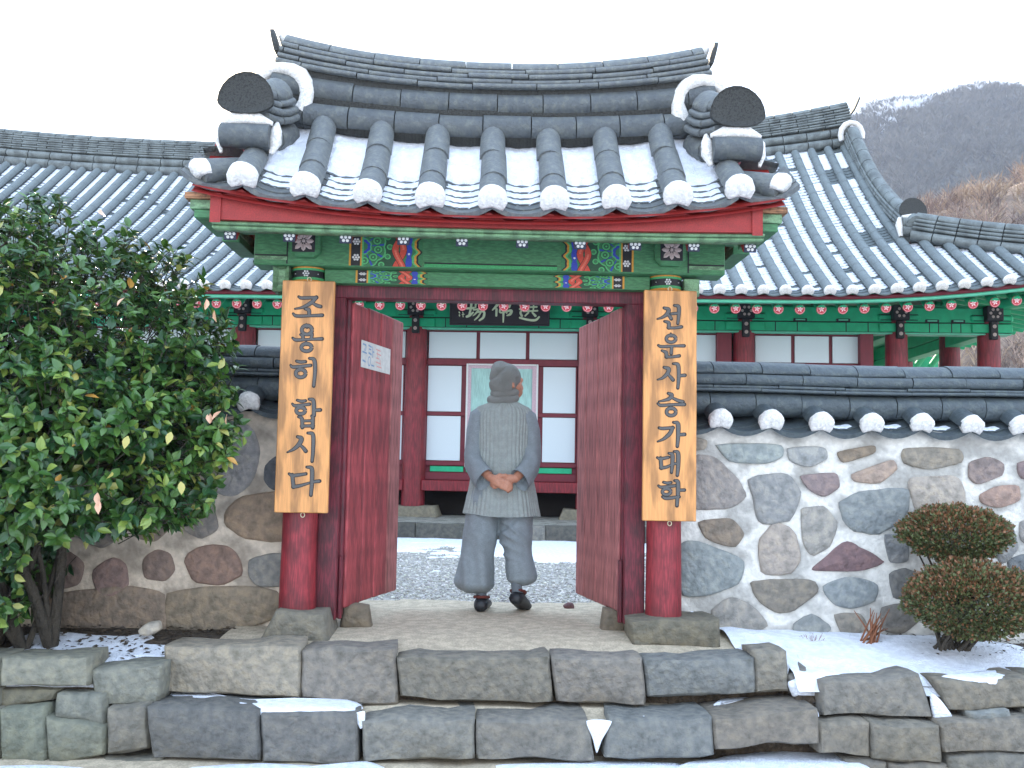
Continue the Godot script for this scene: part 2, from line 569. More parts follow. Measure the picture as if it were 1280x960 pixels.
func petal_boss(parent: Node, c: Vector3) -> void:   # rounded block end carved with an eight-petalled flower
	var b := part("carved_block", parent)
	var st := S()
	cbox(st, Vector3(0.175, 0.165, 0.14), 0.035, at(c - Vector3(0, 0, 0.07)))
	obj("block", st, M.green, b)
	slab("panel", c + Vector3(-0.064, -0.062, -0.002), c + Vector3(0.064, 0.062, 0.004), M.black, b, 0.002)
	st = S()
	st.set_smooth_group(-1)
	for k in 8:
		var a := TAU * k / 8 + PI / 8 * 0
		var d := Vector3(cos(a), sin(a), 0)
		var s := Vector3(-sin(a), cos(a), 0)
		var l := 0.058 if k % 2 == 0 else 0.066
		for q in [-1.0, 1.0]:
			var o: Vector3 = c + Vector3(0, 0, 0.0045)
			var pts := [o + d * 0.012, o + d * l * 0.45 + s * q * 0.014, o + d * l * 0.8 + s * q * 0.011, o + d * l]
			var top: Vector3 = o + d * l * 0.6 + Vector3(0, 0, 0.006) + s * q * 0.004
			for i in 3: tri(st, pts[i], pts[i + 1], top, Vector3.BACK)
			tri(st, pts[3], pts[0], top, Vector3.BACK)
	obj("petals", st, M.petal, b)
	st = S()
	tube(st, [c + Vector3(0, 0, 0.003), c + Vector3(0, 0, 0.012)], [0.011, 0.008], 10)
	obj("flower_heart", st, M.petal, b)

func dots_mesh(r: float, d: float) -> ArrayMesh:   # seven white dots in a rosette on the plane z = 0
	var st := S()
	for k in 7:
		var c := Vector3.ZERO if k == 0 else Vector3(cos(TAU * k / 6), sin(TAU * k / 6), 0) * d
		tube(st, [c - Vector3(0, 0, 0.002), c + Vector3(0, 0, 0.002), c + Vector3(0, 0, 0.004)], [r, r, r * 0.5], 9)
	return mesh_of(st)

# the painted end of the beam: rosette band, scrolls, red leaves and a wavy border, as flat paint
func paint_image(mirror: bool) -> ImageTexture:
	var w := 336
	var h := 168
	var im := Image.create(w, h, false, Image.FORMAT_RGB8)
	var green := col(58, 122, 74)
	var bright := col(84, 176, 104)
	var deep := col(34, 78, 50)
	var blue := col(48, 66, 168)
	var red := col(206, 74, 52)
	var dark := col(28, 28, 30)
	var gold := col(208, 146, 46)
	var white := col(224, 220, 214)
	for y in h:
		for x in w:
			var u := float(x) / h          # 0 .. 2
			var v := float(y) / h          # 0 .. 1
			var c := green
			var wave := 1.80 + 0.05 * sin(v * 14.0) - 0.02 * cos(v * 28.0)
			if u < 0.05: c = gold
			elif u < 0.08: c = dark
			elif u < 0.30:
				c = dark
				for cy in [0.28, 0.75]:
					for k in 7:
						var q := Vector2(u - 0.19, v - cy) - (Vector2.ZERO if k == 0 else Vector2.from_angle(TAU * k / 6) * 0.075)
						if q.length() < 0.033: c = white
			elif u < 0.34: c = gold
			elif u < 0.39: c = bright
			elif u < 1.28:
				# three scalloped rings about the point (0.42, 0.5), alternately blue and green
				var d := Vector2(u - 0.36, v - 0.42)
				var ang := d.angle()
				var r := d.length() * (1.0 - 0.10 * absf(sin(ang * 4.0)))
				if r < 0.20: c = blue if r > 0.13 else green
				elif r < 0.235: c = bright
				elif r < 0.56: c = green
				elif r < 0.60: c = bright
				else: c = deep
				if r > 0.235 and r < 0.56:
					var k := roundf((ang - 0.2) / 0.62) * 0.62 + 0.2
					var e := (Vector2(u - 0.36, v - 0.42) - Vector2.from_angle(k) * 0.43).length()
					if e < 0.13: c = deep
					if e < 0.115: c = bright
					if e < 0.075: c = green
					if e < 0.05: c = deep
					if e < 0.03: c = bright
					if absf(fposmod(ang - 0.2 + 0.31, 0.62) - 0.31) > 0.26 and e > 0.13: c = blue
				if r > 0.60 and r < 0.80:
					var k2 := roundf(ang / 0.4) * 0.4
					var e2 := (d - Vector2.from_angle(k2) * 0.74).length()
					if e2 < 0.085: c = bright
					if e2 < 0.05: c = green
			elif u < wave - 0.06:
				c = green
				if absf(u - 1.62) < 0.05 + 0.04 * absf(sin(v * 9.0)): c = blue
				if Vector2(u - 1.62, v - 0.62).length() < 0.03: c = white
			elif u < wave: c = bright
			elif u < wave + 0.06: c = gold
			elif u < wave + 0.11: c = dark
			# two red leaves that cross
			for s in [-1.0, 1.0]:
				var mid: float = 1.36 + s * 0.11 * cos((v - 0.5) * 5.2) * (1 if v < 0.5 else -1)
				var d2 := absf(u - mid)
				if s * (v - 0.5) < 0.12 or true:
					if d2 < 0.10: c = dark
					if d2 < 0.085: c = red
					if d2 < 0.03 and s > 0: c = col(224, 112, 88)
			var n := 0.90 + 0.10 * rough_noise.get_noise_2d(x * 6.0, y * 16.0)
			im.set_pixel(w - 1 - x if mirror else x, y, Color(c.r * n, c.g * n, c.b * n))
	return ImageTexture.create_from_image(im)

func paint_material(called: String, mirror: bool) -> void:
	var m := StandardMaterial3D.new()
	m.resource_name = called
	m.albedo_texture = paint_image(mirror)
	m.roughness = 0.6
	M[called] = m

func painted(parent: Node, x0: float, x1: float, y0: float, y1: float, z: float, m: Material) -> void:
	var st := S()
	st.set_smooth_group(-1)
	var c := [[x0, y1, 0.0, 0.0], [x1, y1, 1.0, 0.0], [x1, y0, 1.0, 1.0], [x0, y0, 0.0, 1.0]]
	for i in [0, 1, 2, 0, 2, 3]:
		st.set_uv(Vector2(c[i][2], c[i][3]))
		st.add_vertex(Vector3(c[i][0], c[i][1], z))
	obj("painted_pattern", st, m, parent)

func build_gate() -> void:
	var gate := thing("temple_gate", "small temple gate with red posts, painted green beam and snowy grey tiled roof", "gate")
	# posts
	for s in [-1.0, 1.0]:
		var x: float = s * 1.035 + (0.0 if s < 0 else 0.01)
		var p := part("post", gate)
		var st := S()
		tube(st, [Vector3(x, 0.08, 0), Vector3(x, 0.7, 0), Vector3(x, 1.4, 0), Vector3(x, 2.0, 0)], [0.104, 0.098, 0.092, 0.088], 24)
		obj("shaft", st, M.red, p)
		for b in [[1.985, 1.997, 0.093, M.orange], [1.997, 2.012, 0.096, M.green_bright], [2.012, 2.052, 0.094, M.black], [2.052, 2.064, 0.097, M.green_bright], [2.064, 2.078, 0.095, M.orange]]:
			st = S()
			tube(st, [Vector3(x, b[0], 0), Vector3(x, b[1], 0)], [b[2], b[2]], 24)
			obj("painted_band", st, b[3], p)
		for a in [-0.75, 0.0, 0.75]:
			put("flower", dots_mesh(0.0055, 0.014) if a == 0.0 else dots_mesh(0.003, 0.0), M.white, p, Transform3D(Basis(Vector3.UP, a), Vector3(x + sin(a) * 0.095, 2.032, cos(a) * 0.095)))
		petal_boss(gate, Vector3(x, 2.195, 0.2))
		slab("bracket", Vector3(x + s * 0.10, 1.955, -0.05), Vector3(x + s * 0.19, 2.06, 0.06), M.green_pale, gate)
	# stone pads
	block(gate, [pin(345, 767, 0.2), pin(404, 769, 0.2), pin(411, 806, 0.2), pin(322, 803, 0.2)], 0.42, lin(150, 146, 136), "base_stone")
	block(gate, [pin(790, 777, 0.2), pin(900, 776, 0.2), pin(899, 812, 0.2), pin(793, 806, 0.2)], 0.42, lin(140, 136, 124), "base_stone")
	block(gate, [Vector3(-0.80, 0.11, -0.2), Vector3(-0.66, 0.11, -0.2), Vector3(-0.64, -0.02, -0.2), Vector3(-0.82, -0.02, -0.2)], 0.16, lin(150, 138, 124), "pivot_stone")
	block(gate, [Vector3(0.74, 0.12, -0.2), Vector3(0.86, 0.12, -0.2), Vector3(0.88, -0.02, -0.2), Vector3(0.72, -0.02, -0.2)], 0.16, lin(150, 138, 124), "pivot_stone")
	# frame of the doorway
	for s in [-1.0, 1.0]:
		slab("jamb", Vector3(minf(s * 0.825, s * 0.945), 0.06, -0.15), Vector3(maxf(s * 0.825, s * 0.945), 1.985, -0.05), M.red_dark, gate, 0.006)
		slab("door_stop", Vector3(minf(s * 0.80, s * 0.823), 0.06, -0.14), Vector3(maxf(s * 0.80, s * 0.823), 0.42, -0.10), M.red_dark, gate, 0.004)
	slab("lintel", Vector3(-0.95, 1.918, -0.156), Vector3(0.95, 2.06, -0.044), M.red_dark, gate, 0.005)
	# beams
	var beam := slab("front_beam", Vector3(-1.33, 2.072, -0.06), Vector3(1.37, 2.285, 0.12), M.green, gate, 0.006)
	slab("pale_edge", Vector3(-0.36, 2.078, 0.121), Vector3(0.40, 2.098, 0.126), M.green_bright, beam, 0.002)
	slab("black_line", Vector3(-0.36, 2.099, 0.121), Vector3(0.40, 2.106, 0.124), M.black, beam, 0.001)
	for e in [[-1.325, -1.14], [1.16, 1.365]]:
		slab("pale_edge", Vector3(e[0], 2.10, 0.121), Vector3(e[1], 2.122, 0.126), M.green_pale, beam, 0.002)
		slab("black_line", Vector3(e[0], 2.124, 0.121), Vector3(e[1], 2.132, 0.124), M.black, beam, 0.001)
	slab("black_line", Vector3(-1.145, 2.08, 0.121), Vector3(-1.137, 2.28, 0.124), M.black, beam, 0.001)
	slab("black_line", Vector3(1.152, 2.08, 0.121), Vector3(1.160, 2.28, 0.124), M.black, beam, 0.001)
	painted(beam, -0.79, -0.37, 2.078, 2.272, 0.1225, M.paint_left)
	painted(beam, 0.42, 0.84, 2.078, 2.272, 0.1225, M.paint_right)
	var under := slab("under_beam", Vector3(-0.94, 1.99, -0.04), Vector3(0.95, 2.071, 0.035), M.green, gate, 0.004)
	painted(under, -0.76, -0.34, 1.994, 2.068, 0.0375, M.paint_left)
	painted(under, 0.38, 0.80, 1.994, 2.068, 0.0375, M.paint_right)
	slab("top_plate", Vector3(-1.45, 2.286, -0.08), Vector3(1.47, 2.36, 0.08), M.green, gate)
	# rafters with flowered ends
	var dots := dots_mesh(0.0088, 0.021)
	for x in [-1.386, -1.069, -0.767, -0.456, -0.14, 0.186, 0.5, 0.801, 1.121, 1.43]:
		for f in [1.0, -1.0]:
			var r := part("rafter", gate)
			var lift: float = 0.004 * pow(absf(x) / 1.28, 2.4)
			var a := Vector3(x, 2.164 + lift, 0.42 * f)
			var b := Vector3(x, 2.545 + lift, 0.02 * f)
			var st := S()
			cbox(st, Vector3(0.06, 0.06, a.distance_to(b)), 0.004, Transform3D(along(a, b).basis, (a + b) * 0.5))
			obj("bar", st, M.red_board, r)
			if f > 0:
				slab("end_panel", a + Vector3(-0.033, -0.03, 0.012), a + Vector3(0.033, 0.037, 0.022), M.navy, r, 0.002)
				put("flower", dots, M.white, r, at(a + Vector3(0, 0.003, 0.0235)))
	# decks under the tiles
	for f in [1.0, -1.0]:
		var st := S()
		st.set_smooth_group(0)
		var g := []
		for j in 5:
			var rows := []
			for i in 25:
				var p := gate_surf(lerpf(-1.55, 1.57, i / 24.0), j / 4.0)
				rows.append(Vector3(p.x, p.y, p.z * f))
			g.append(rows)
		for j in 4:
			for i in 24:
				for d in [[-0.055, 1.0], [-0.085, -1.0]]:
					var o := Vector3(0, d[0], 0)
					quad(st, g[j][i] + o, g[j][i + 1] + o, g[j + 1][i + 1] + o, g[j + 1][i] + o, Vector3(0, d[1], 0))
		obj("roof_board", st, M.red_board, gate)
		# eave boards: the red one cut to the tiles, pale green ones below
		st = S()
		st.set_smooth_group(-1)
		for i in 140:
			var e := []
			for k in 2:
				var x := lerpf(-1.42, 1.44, (i + k) / 140.0)
				var p := gate_surf(x, 0.02)
				var u := fposmod(x / 0.325, 1.0) * 2 - 1
				var lo := 2.206 + 0.008 * pow(absf(x) / 1.28, 2.4)
				var hi := p.y - 0.055 * (1 - u * u) - 0.018
				for z in [0.58, 0.53]:
					e.append(Vector3(x, hi, z * f))
					e.append(Vector3(x, lo, z * f))
			quad(st, e[0], e[4], e[5], e[1], Vector3(0, 0, f))
			quad(st, e[2], e[6], e[7], e[3], Vector3(0, 0, -f))
			quad(st, e[1], e[5], e[7], e[3], Vector3.DOWN)
			quad(st, e[0], e[4], e[6], e[2], Vector3.UP)
		obj("eave_board", st, M.red_board, gate)
		for b in [[2.198, 0.007, 0.55, M.green_pale], [2.187, 0.006, 0.52, M.black], [2.180, 0.007, 0.53, M.green_pale]]:
			course("eave_strip", func(s): return Vector3(lerpf(-1.46, 1.48, s), b[0] + 0.008 * pow(absf(lerpf(-1.46, 1.48, s)) / 1.28, 2.4), (b[2] - 0.05) * f), Vector3.BACK, 0.0, 1.0, [Vector2(-0.05, -b[1]), Vector2(0.05, -b[1]), Vector2(0.05, b[1]), Vector2(-0.05, b[1])], b[3], gate, 16)
	# gable boards and the bits of soffit outside them
	for s in [-1.0, 1.0]:
		for f in [1.0, -1.0]:
			var st := S()
			var rings := []
			for j in 6:
				var t := j / 5.0
				var p := gate_surf(1.42, t)
				p.z = p.z * f + (-0.03 if j == 0 else 0.0) * f
				p.x = s * 1.43
				var dn := 0.20 if j > 0 else 0.215
				rings.append([p + Vector3(-0.028, -0.06, 0), p + Vector3(0.028, -0.06, 0), p + Vector3(0.028, -dn, 0), p + Vector3(-0.028, -dn, 0)])
			loft(st, rings, true, true, false)
			obj("gable_board", st, M.red_board, gate)
			for k in [[0.095, 0.06, M.bare_wood, 0.145, 0.55], [0.145, 0.096, M.green_pale, 0.12, 0.53], [0.19, 0.146, M.green, 0.10, 0.52]]:
				var p0 := gate_surf(1.5, 0.0)
				slab("soffit_block", Vector3(minf(s * 1.46, s * (1.46 + k[3])), p0.y - k[0], minf(0.06 * f, k[4] * f)), Vector3(maxf(s * 1.46, s * (1.46 + k[3])), p0.y - k[1], maxf(0.06 * f, k[4] * f)), k[2], gate, 0.003)
	build_gate_roof(gate)
	build_doors(gate)

func build_gate_roof(gate: Node3D) -> void:
	var roof := part("roof", gate)
	var back := S()
	var w := 0.325
	var rt := round_tile(0.074, 0.31)
	var rt_top := round_tile(0.074, 0.26)
	var lip := pan_tile(w, 0.056, 0.2, 0.03, 0.02)
	var pan := pan_tile(w, 0.056, 0.2, 0.02, 0.02)
	var sn := pan_snow(w, 0.056, 0.075, 0.02, 0.008, 0.72)
	var pg := plug(0.074, 0.03)
	var slope := 0.0
	var snow := part("snow", roof)
	var joined := S()
	for f in [1.0, -1.0]:
		for i in range(-4, 5):
			var x := i * w + 0.02
			var n := 3 if absi(i) < 4 else 1
			for k in n:
				var t0 := 0.01 + k * 0.34
				var a := gate_surf(x, t0)
				var b := gate_surf(x, t0 + 0.3)
				if f < 0: a = flip(a); b = flip(b)
				var tr := along(a, b, 0.036 + 0.004 * k, Vector3(f, 0, 0))
				if f > 0:
					put("round_tile", rt if k < 2 else rt_top, M.tile, roof, tr * Transform3D(Basis(Vector3.BACK, rng.randf_range(-0.06, 0.06)), Vector3(rng.randf_range(-0.006, 0.006), rng.randf_range(-0.002, 0.002), 0)))
				else: joined.append_from(rt, 0, tr)
			if f > 0:
				var e := along(gate_surf(x, 0.01), gate_surf(x, 0.31), 0.046)
				put("plaster_end", pg, M.plaster, roof, e * at(Vector3(0, 0, 0.012), Vector3(0.25, 0, rng.randf_range(-0.1, 0.1)), Vector3.ONE * rng.randf_range(1.0, 1.07)))
		for i in range(-5, 5):
			var x := (i + 0.5) * w + 0.02
			var n := 10 if absi(i * 2 + 1) < 9 else 3
			for k in n:
				var t0 := k * 0.1
				var a := gate_surf(x, t0)
				var b := gate_surf(x, t0 + 0.1)
				var dx := gate_surf(x + 0.1, t0) - gate_surf(x - 0.1, t0)
				if f < 0: a = flip(a); b = flip(b); dx = -flip(dx)
				var tr := along(a, b, 0.004, dx.normalized())
				if f > 0:
					put("trough_tile", lip if k == 0 else pan, M.tile, roof, tr)
				else: joined.append_from(lip if k == 0 else pan, 0, tr)
				if f > 0 and absi(i * 2 + 1) < 9 and k > 0:
					var big := k >= 5 or (k == 4 and rng.randf() < 0.4)
					if k == 1 and rng.randf() < 0.45: continue
					var s := at(Vector3(rng.randf_range(-0.008, 0.008), 0, 0), Vector3.ZERO, Vector3(rng.randf_range(0.78, 1.02) if not big else 1.1, 1, 1))
					var m := pan_snow(w, 0.056, 0.125, 0.02, rng.randf_range(0.024, 0.03), 0.74) if big else sn
					put("snow_patch", m, M.snow, snow, tr * s)
	# gable edge: tiles lying outwards
	var sh := S()
	tube(sh, [Vector3.ZERO, Vector3(0, 0, -0.26)], [0.07, 0.066], 16)
	var short := mesh_of(sh)
	for s in [-1.0, 1.0]:
		var cx: float = 0.02
		for k in [[0.58, 0.62, 1.54, 0.44], [0.30, 0.32, 1.60, 0.56], [0.02, 0.04, 1.60, 0.98], [-0.3, -0.3, 1.6, 0.55]]:
			var t: float = clampf(k[3] - 0.42, 0.02, 1.0)
			var a := Vector3(s * k[2] + cx, gate_surf(1.5, 0.0).y + 0.30 * t + 0.03, k[0])
			var b := Vector3(s * 1.30 + cx, a.y + 0.10, k[1] * 0.55)
			var tr := along(a, b, 0.0, Vector3(0, 0, -s))
			put("round_tile", short, M.tile, roof, tr)
			put("plaster_end", plug(0.072, 0.03), M.plaster, roof, tr * at(Vector3(0, 0.004, 0.002), Vector3(0, 0, rng.randf_range(-0.1, 0.1))))
		for k in [[0.16, 0.28], [-0.12, 0.25], [-0.4, 0.1]]:
			var a := Vector3(s * 1.60 + cx, gate_surf(1.5, 0.0).y + k[1] - 0.05, k[0])
			var b := Vector3(s * 1.30 + cx, a.y + 0.09, k[0])
			put("trough_tile", lip, M.tile, roof, along(a, b, 0.0, Vector3(0, 0, -s)))
	kind(obj("rear_slope_tiles", joined, M.tile, roof), "stuff")
	# main ridge
	var at_height := func(h: float):   # a line along the ridge: its foot nearly straight, its crown curving up
		return func(s: float) -> Vector3:
			var x := lerpf(-1.315, 1.355, s)
			return Vector3(x, 2.845 + (0.075 + 0.16 * h) * pow(absf(x - 0.02) / 1.3, 2.2), 0)
	var path = at_height.call(0.4)
	var rt_ := rng
	for c in [[0.0, 0.145, 0.15, 0.275, "ridge_tile"], [0.143, 0.145, 0.125, 0.29, "ridge_tile"], [0.292, 0.029, 0.135, 0.36, "flat_tile"], [0.324, 0.027, 0.125, 0.42, "flat_tile"], [0.354, 0.028, 0.128, 0.38, "flat_tile"], [0.385, 0.029, 0.12, 0.46, "flat_tile"]]:
		var s := 0.0 if c[4] == "ridge_tile" else -0.04
		var first := true
		while s < 0.985:
			var l: float = c[3] / 2.67 * rt_.randf_range(0.92, 1.08) * (rt_.randf_range(0.3, 0.9) if first else 1.0)
			first = false
			var e := minf(s + l, 1.0)
			if 1.0 - e < 0.04: e = 1.0
			var j := rt_.randf_range(-0.003, 0.003)
			var sag := rt_.randf_range(-0.004, 0.004)
			course(c[4], at_height.call(c[0]), Vector3.BACK, maxf(s, 0.0) + 0.0012, e - 0.0012, stadium(c[2] + j * 2, c[1], c[0] + sag, 5), M.tile_dark if c[4] == "ridge_tile" else M.tile, roof, 3)
			s = e
	course("ridge_bed", path, Vector3.BACK, 0.002, 0.998, [Vector2(-0.1, -0.04), Vector2(0.1, -0.04), Vector2(0.1, 0.42), Vector2(-0.1, 0.42)], M.end_tile, roof, 12)
	var s := 0.0
	while s < 0.99:
		var e := minf(s + 0.108, 1.0)
		course("cap_tile", path, Vector3.BACK, s + 0.001, e - 0.001, dome(0.095, 0.075, 0.414 + rng.randf_range(-0.003, 0.003), 8), M.tile, roof, 2)
		s = e
	for sd in [-1.0, 1.0]:
		# upturned end plate with plaster behind it
		var st := S()
		var o: Vector3 = path.call(0.0 if sd < 0 else 1.0) + Vector3(-sd * 0.08, 0.36, 0)
		var rings := []
		for k in [0.0, 0.022]:
			var r := []
			for j in 14:
				var a := PI * j / 13
				var q := Vector3(0, sin(a) * 0.17, cos(a) * 0.12)
				r.append(o + Vector3(sd * (k + 0.005 + q.y * 0.28), q.y - 0.02, q.z))
			rings.append(r)
		loft(st, rings, true, true, false)
		obj("end_plate", st, M.end_tile, roof)
		st = S()
		tube(st, [o + Vector3(sd * 0.02, 0.12, 0), o + Vector3(-sd * 0.015, 0.085, 0), o + Vector3(-sd * 0.07, 0.07, 0)], [0.012, 0.045, 0.018], 8)
		obj("plaster", st, M.plaster, roof)
		build_descent(roof, sd)

func build_descent(roof: Node3D, sd: float) -> void:   # the short ridge that runs down the gable edge and its end tile
	var ox := 0.03 if sd > 0 else 0.0
	for f in [1.0, -1.0]:
		var path := func(s: float) -> Vector3:
			return Vector3(sd * lerpf(1.215, 1.325, s) + ox, lerpf(2.80, 2.665, s) - 0.03 * sin(PI * s), lerpf(0.03, 0.36, s) * f)
		var side := Vector3(1, 0, 0)
		for c in [[0.0, 0.145, 0.125, 2], [0.15, 0.045, 0.13, 2], [0.20, 0.042, 0.125, 2], [0.247, 0.036, 0.12, 2]]:
			for k in c[3]:
				course("flat_tile" if c[1] < 0.1 else "ridge_tile", path, side, float(k) / c[3] + 0.004, (k + 1.0) / c[3] - 0.004, stadium(c[2] + rng.randf_range(-0.006, 0.006), c[1], c[0] + rng.randf_range(-0.004, 0.004)), M.tile, roof, 2)
		for k in 2:
			course("cap_tile", path, side, k * 0.5 + 0.003, k * 0.5 + 0.497, dome(0.098 - 0.006 * k, 0.1, 0.285 + 0.008 * k, 10), M.tile, roof, 2)
		# plaster collar where it meets the main ridge
		var st := S()
		var pts := []
		var rad := []
		for j in 11:
			var a := deg_to_rad(lerpf(-40, 170, j / 10.0))
			var c: Vector3 = path.call(0.02) + Vector3(0, 0.285, 0.055 * f)
			pts.append(c + Vector3(cos(a) * 0.155 * -sd, sin(a) * 0.16, 0.02 * f * cos(a)))
			rad.append(0.044 + 0.014 * rough_noise.get_noise_2d(j * 200, sd * 90))
		tube(st, pts, rad, 9)
		obj("plaster", st, M.plaster, roof)
		# end tile: a big dark shield over a plaster bed and a cross tile
		var e: Vector3 = path.call(1.0)
		st = S()
		var rings := []
		for k in [[0.0, 1.0], [0.024, 1.0], [0.016, 0.86], [0.006, 0.5]]:
			var r := []
			for j in 22:
				var a := TAU * j / 22
				var q := Vector2(cos(a) * 0.152, sin(a) * (0.175 if sin(a) > 0 else 0.07))
				q *= k[1]
				r.append(e + Vector3(q.x, 0.228 + q.y * 0.98, (0.095 + k[0] - q.y * 0.10) * f))
			rings.append(r)
		loft(st, rings)
		obj("end_tile", st, M.end_tile, roof)
		st = S()
		tube(st, [e + Vector3(-0.14, 0.125, 0.06 * f), e + Vector3(-0.07, 0.14, 0.07 * f), e + Vector3(0.0, 0.145, 0.075 * f), e + Vector3(0.07, 0.14, 0.07 * f), e + Vector3(0.14, 0.125, 0.06 * f)], [0.012, 0.036, 0.042, 0.036, 0.012], 12)
		obj("plaster", st, M.plaster, roof)
		st = S()
		tube(st, [e + Vector3(-0.13, 0.048, 0.075 * f), e + Vector3(0, 0.05, 0.08 * f), e + Vector3(0.13, 0.048, 0.075 * f)], [0.066, 0.066, 0.066], 16)
		obj("cross_tile", st, M.tile_dark, roof)
		for q in [-1.0, 1.0]:
			st = S()
			var p: Vector3 = e + Vector3(q * 0.135, 0.055, 0.03 * f)
			tube(st, [p + Vector3(q * 0.012, 0.10, -0.05 * f), p + Vector3(q * 0.018, 0.04, 0), p + Vector3(q * 0.016, -0.03, 0.01 * f), p + Vector3(0, -0.095, 0.02 * f)], [0.012, 0.032, 0.036, 0.012] if q * sd < 0 else [0.008, 0.02, 0.022, 0.008], 10)
			obj("plaster", st, M.plaster, roof)

func build_doors(gate: Node3D) -> void:
	for sd in [-1.0, 1.0]:
		var door := part("door", gate)
		door.position = Vector3(-0.82 if sd < 0 else 0.835, 0.12, -0.145)
		door.rotation.y = deg_to_rad(-15.0 if sd < 0 else 11.0)   # the leaf lies along its own -z
		var n := 4
		var l := 0.87
		var cuts := [0.0, 0.24, 0.45, 0.66, 0.87] if sd < 0 else [0.0, 0.2, 0.42, 0.67, 0.87]
		for k in n:
			var st := S()
			var c := Vector3(sd * -0.02 + rng.randf_range(-0.002, 0.002), 0.895 + rng.randf_range(-0.004, 0.004), -(cuts[k] + cuts[k + 1]) * 0.5)
			cbox(st, Vector3(0.036 + rng.randf_range(-0.003, 0.003), 1.79, cuts[k + 1] - cuts[k] - 0.009), 0.008, at(c))
			obj("plank", st, M.door_red if sd < 0 and k < 3 else M.door_bare, door)
		for y in [0.25, 0.9, 1.55]:
			var st := S()
			cbox(st, Vector3(0.05, 0.09, l - 0.06), 0.006, at(Vector3(sd * 0.03, y, -l * 0.5)))
			obj("batten", st, M.door_red, door)
		var hinge := S()
		tube(hinge, [Vector3(0, -0.04, -0.0), Vector3(0, 1.84, -0.0)], [0.022, 0.022], 10)
		obj("pivot", hinge, M.red_dark, door)

# ---------------------------------------------------------------- boards with lettering

# brush strokes given as [[x, y, width], ...] in the measure of the photograph, laid on a board
func strokes(parent: Node, list: Array, place, scale: float, called := "letter", edge := 6.0, inner: Material = null, outer: Material = null) -> void:
	var stacks := [S(), S()]
	var z := 0.0
	for s in list:
		z += 0.00012
		for k in 2:
			var grow: float = edge if k == 0 else -edge * 0.05
			var st: SurfaceTool = stacks[k]
			st.set_smooth_group(-1)
			var pts := []
			if s[0] is String:      # an ellipse: centre, radii, width
				for j in 25:
					var a := TAU * j / 24
					var wob := 1.0 + 0.25 * cos(a * 1.0 + 0.8)
					pts.append([s[1] + cos(a) * s[3], s[2] + sin(a) * s[4], s[5] * (0.85 + 0.15 * wob)])
			else:
				# a smooth curve through the given points
				for i in s.size() - 1:
					for j in 6:
						var t := j / 6.0
						var row := []
						for c in 3: row.append(lerpf(s[i][c], s[i + 1][c], t) if s.size() < 3 else cubic_interpolate(s[i][c], s[i + 1][c], s[maxi(i - 1, 0)][c], s[mini(i + 2, s.size() - 1)][c], t))
						pts.append(row)
				pts.append(s[-1])
			var left := []
			var right := []
			for i in pts.size():
				var a: Array = pts[maxi(i - 1, 0)]
				var b: Array = pts[mini(i + 1, pts.size() - 1)]
				var d := Vector2(b[0] - a[0], b[1] - a[1]).normalized()
				var nrm: Vector2 = Vector2(-d.y, d.x) * (pts[i][2] * 0.5 + grow)
				var p := Vector2(pts[i][0], pts[i][1])
				if not s[0] is String:
					if i == 0: p -= d * maxf(grow, 0.0)
					if i == pts.size() - 1: p += d * maxf(grow, 0.0)
				var h := z + (0.0006 if k == 0 else 0.0030)
				left.append(place.call(p + nrm, h)); right.append(place.call(p - nrm, h))
			for i in pts.size() - 1:
				quad(st, left[i], left[i + 1], right[i + 1], right[i], Vector3.BACK)
			if not s[0] is String:
				for e in [[0, 1], [pts.size() - 1, pts.size() - 2]]:   # round the ends
					var p := Vector2(pts[e[0]][0], pts[e[0]][1])
					var d := (p - Vector2(pts[e[1]][0], pts[e[1]][1])).normalized()
					var r: float = pts[e[0]][2] * 0.5 + grow
					var h := z + (0.0006 if k == 0 else 0.0030)
					var fan := []
					for j in 7:
						var a := -PI / 2 + PI * j / 6
						fan.append(place.call(p + (d if k == 0 else d) * maxf(grow, 0.0) * (1 if k == 0 else 0) + d.rotated(a) * r, h))
					for j in 6:
						tri(st, fan[0], fan[j], fan[j + 1], Vector3.BACK)
	obj(called + "_edge", stacks[0], outer if outer else M.ink_edge, parent)
	obj(called, stacks[1], inner if inner else M.ink, parent)

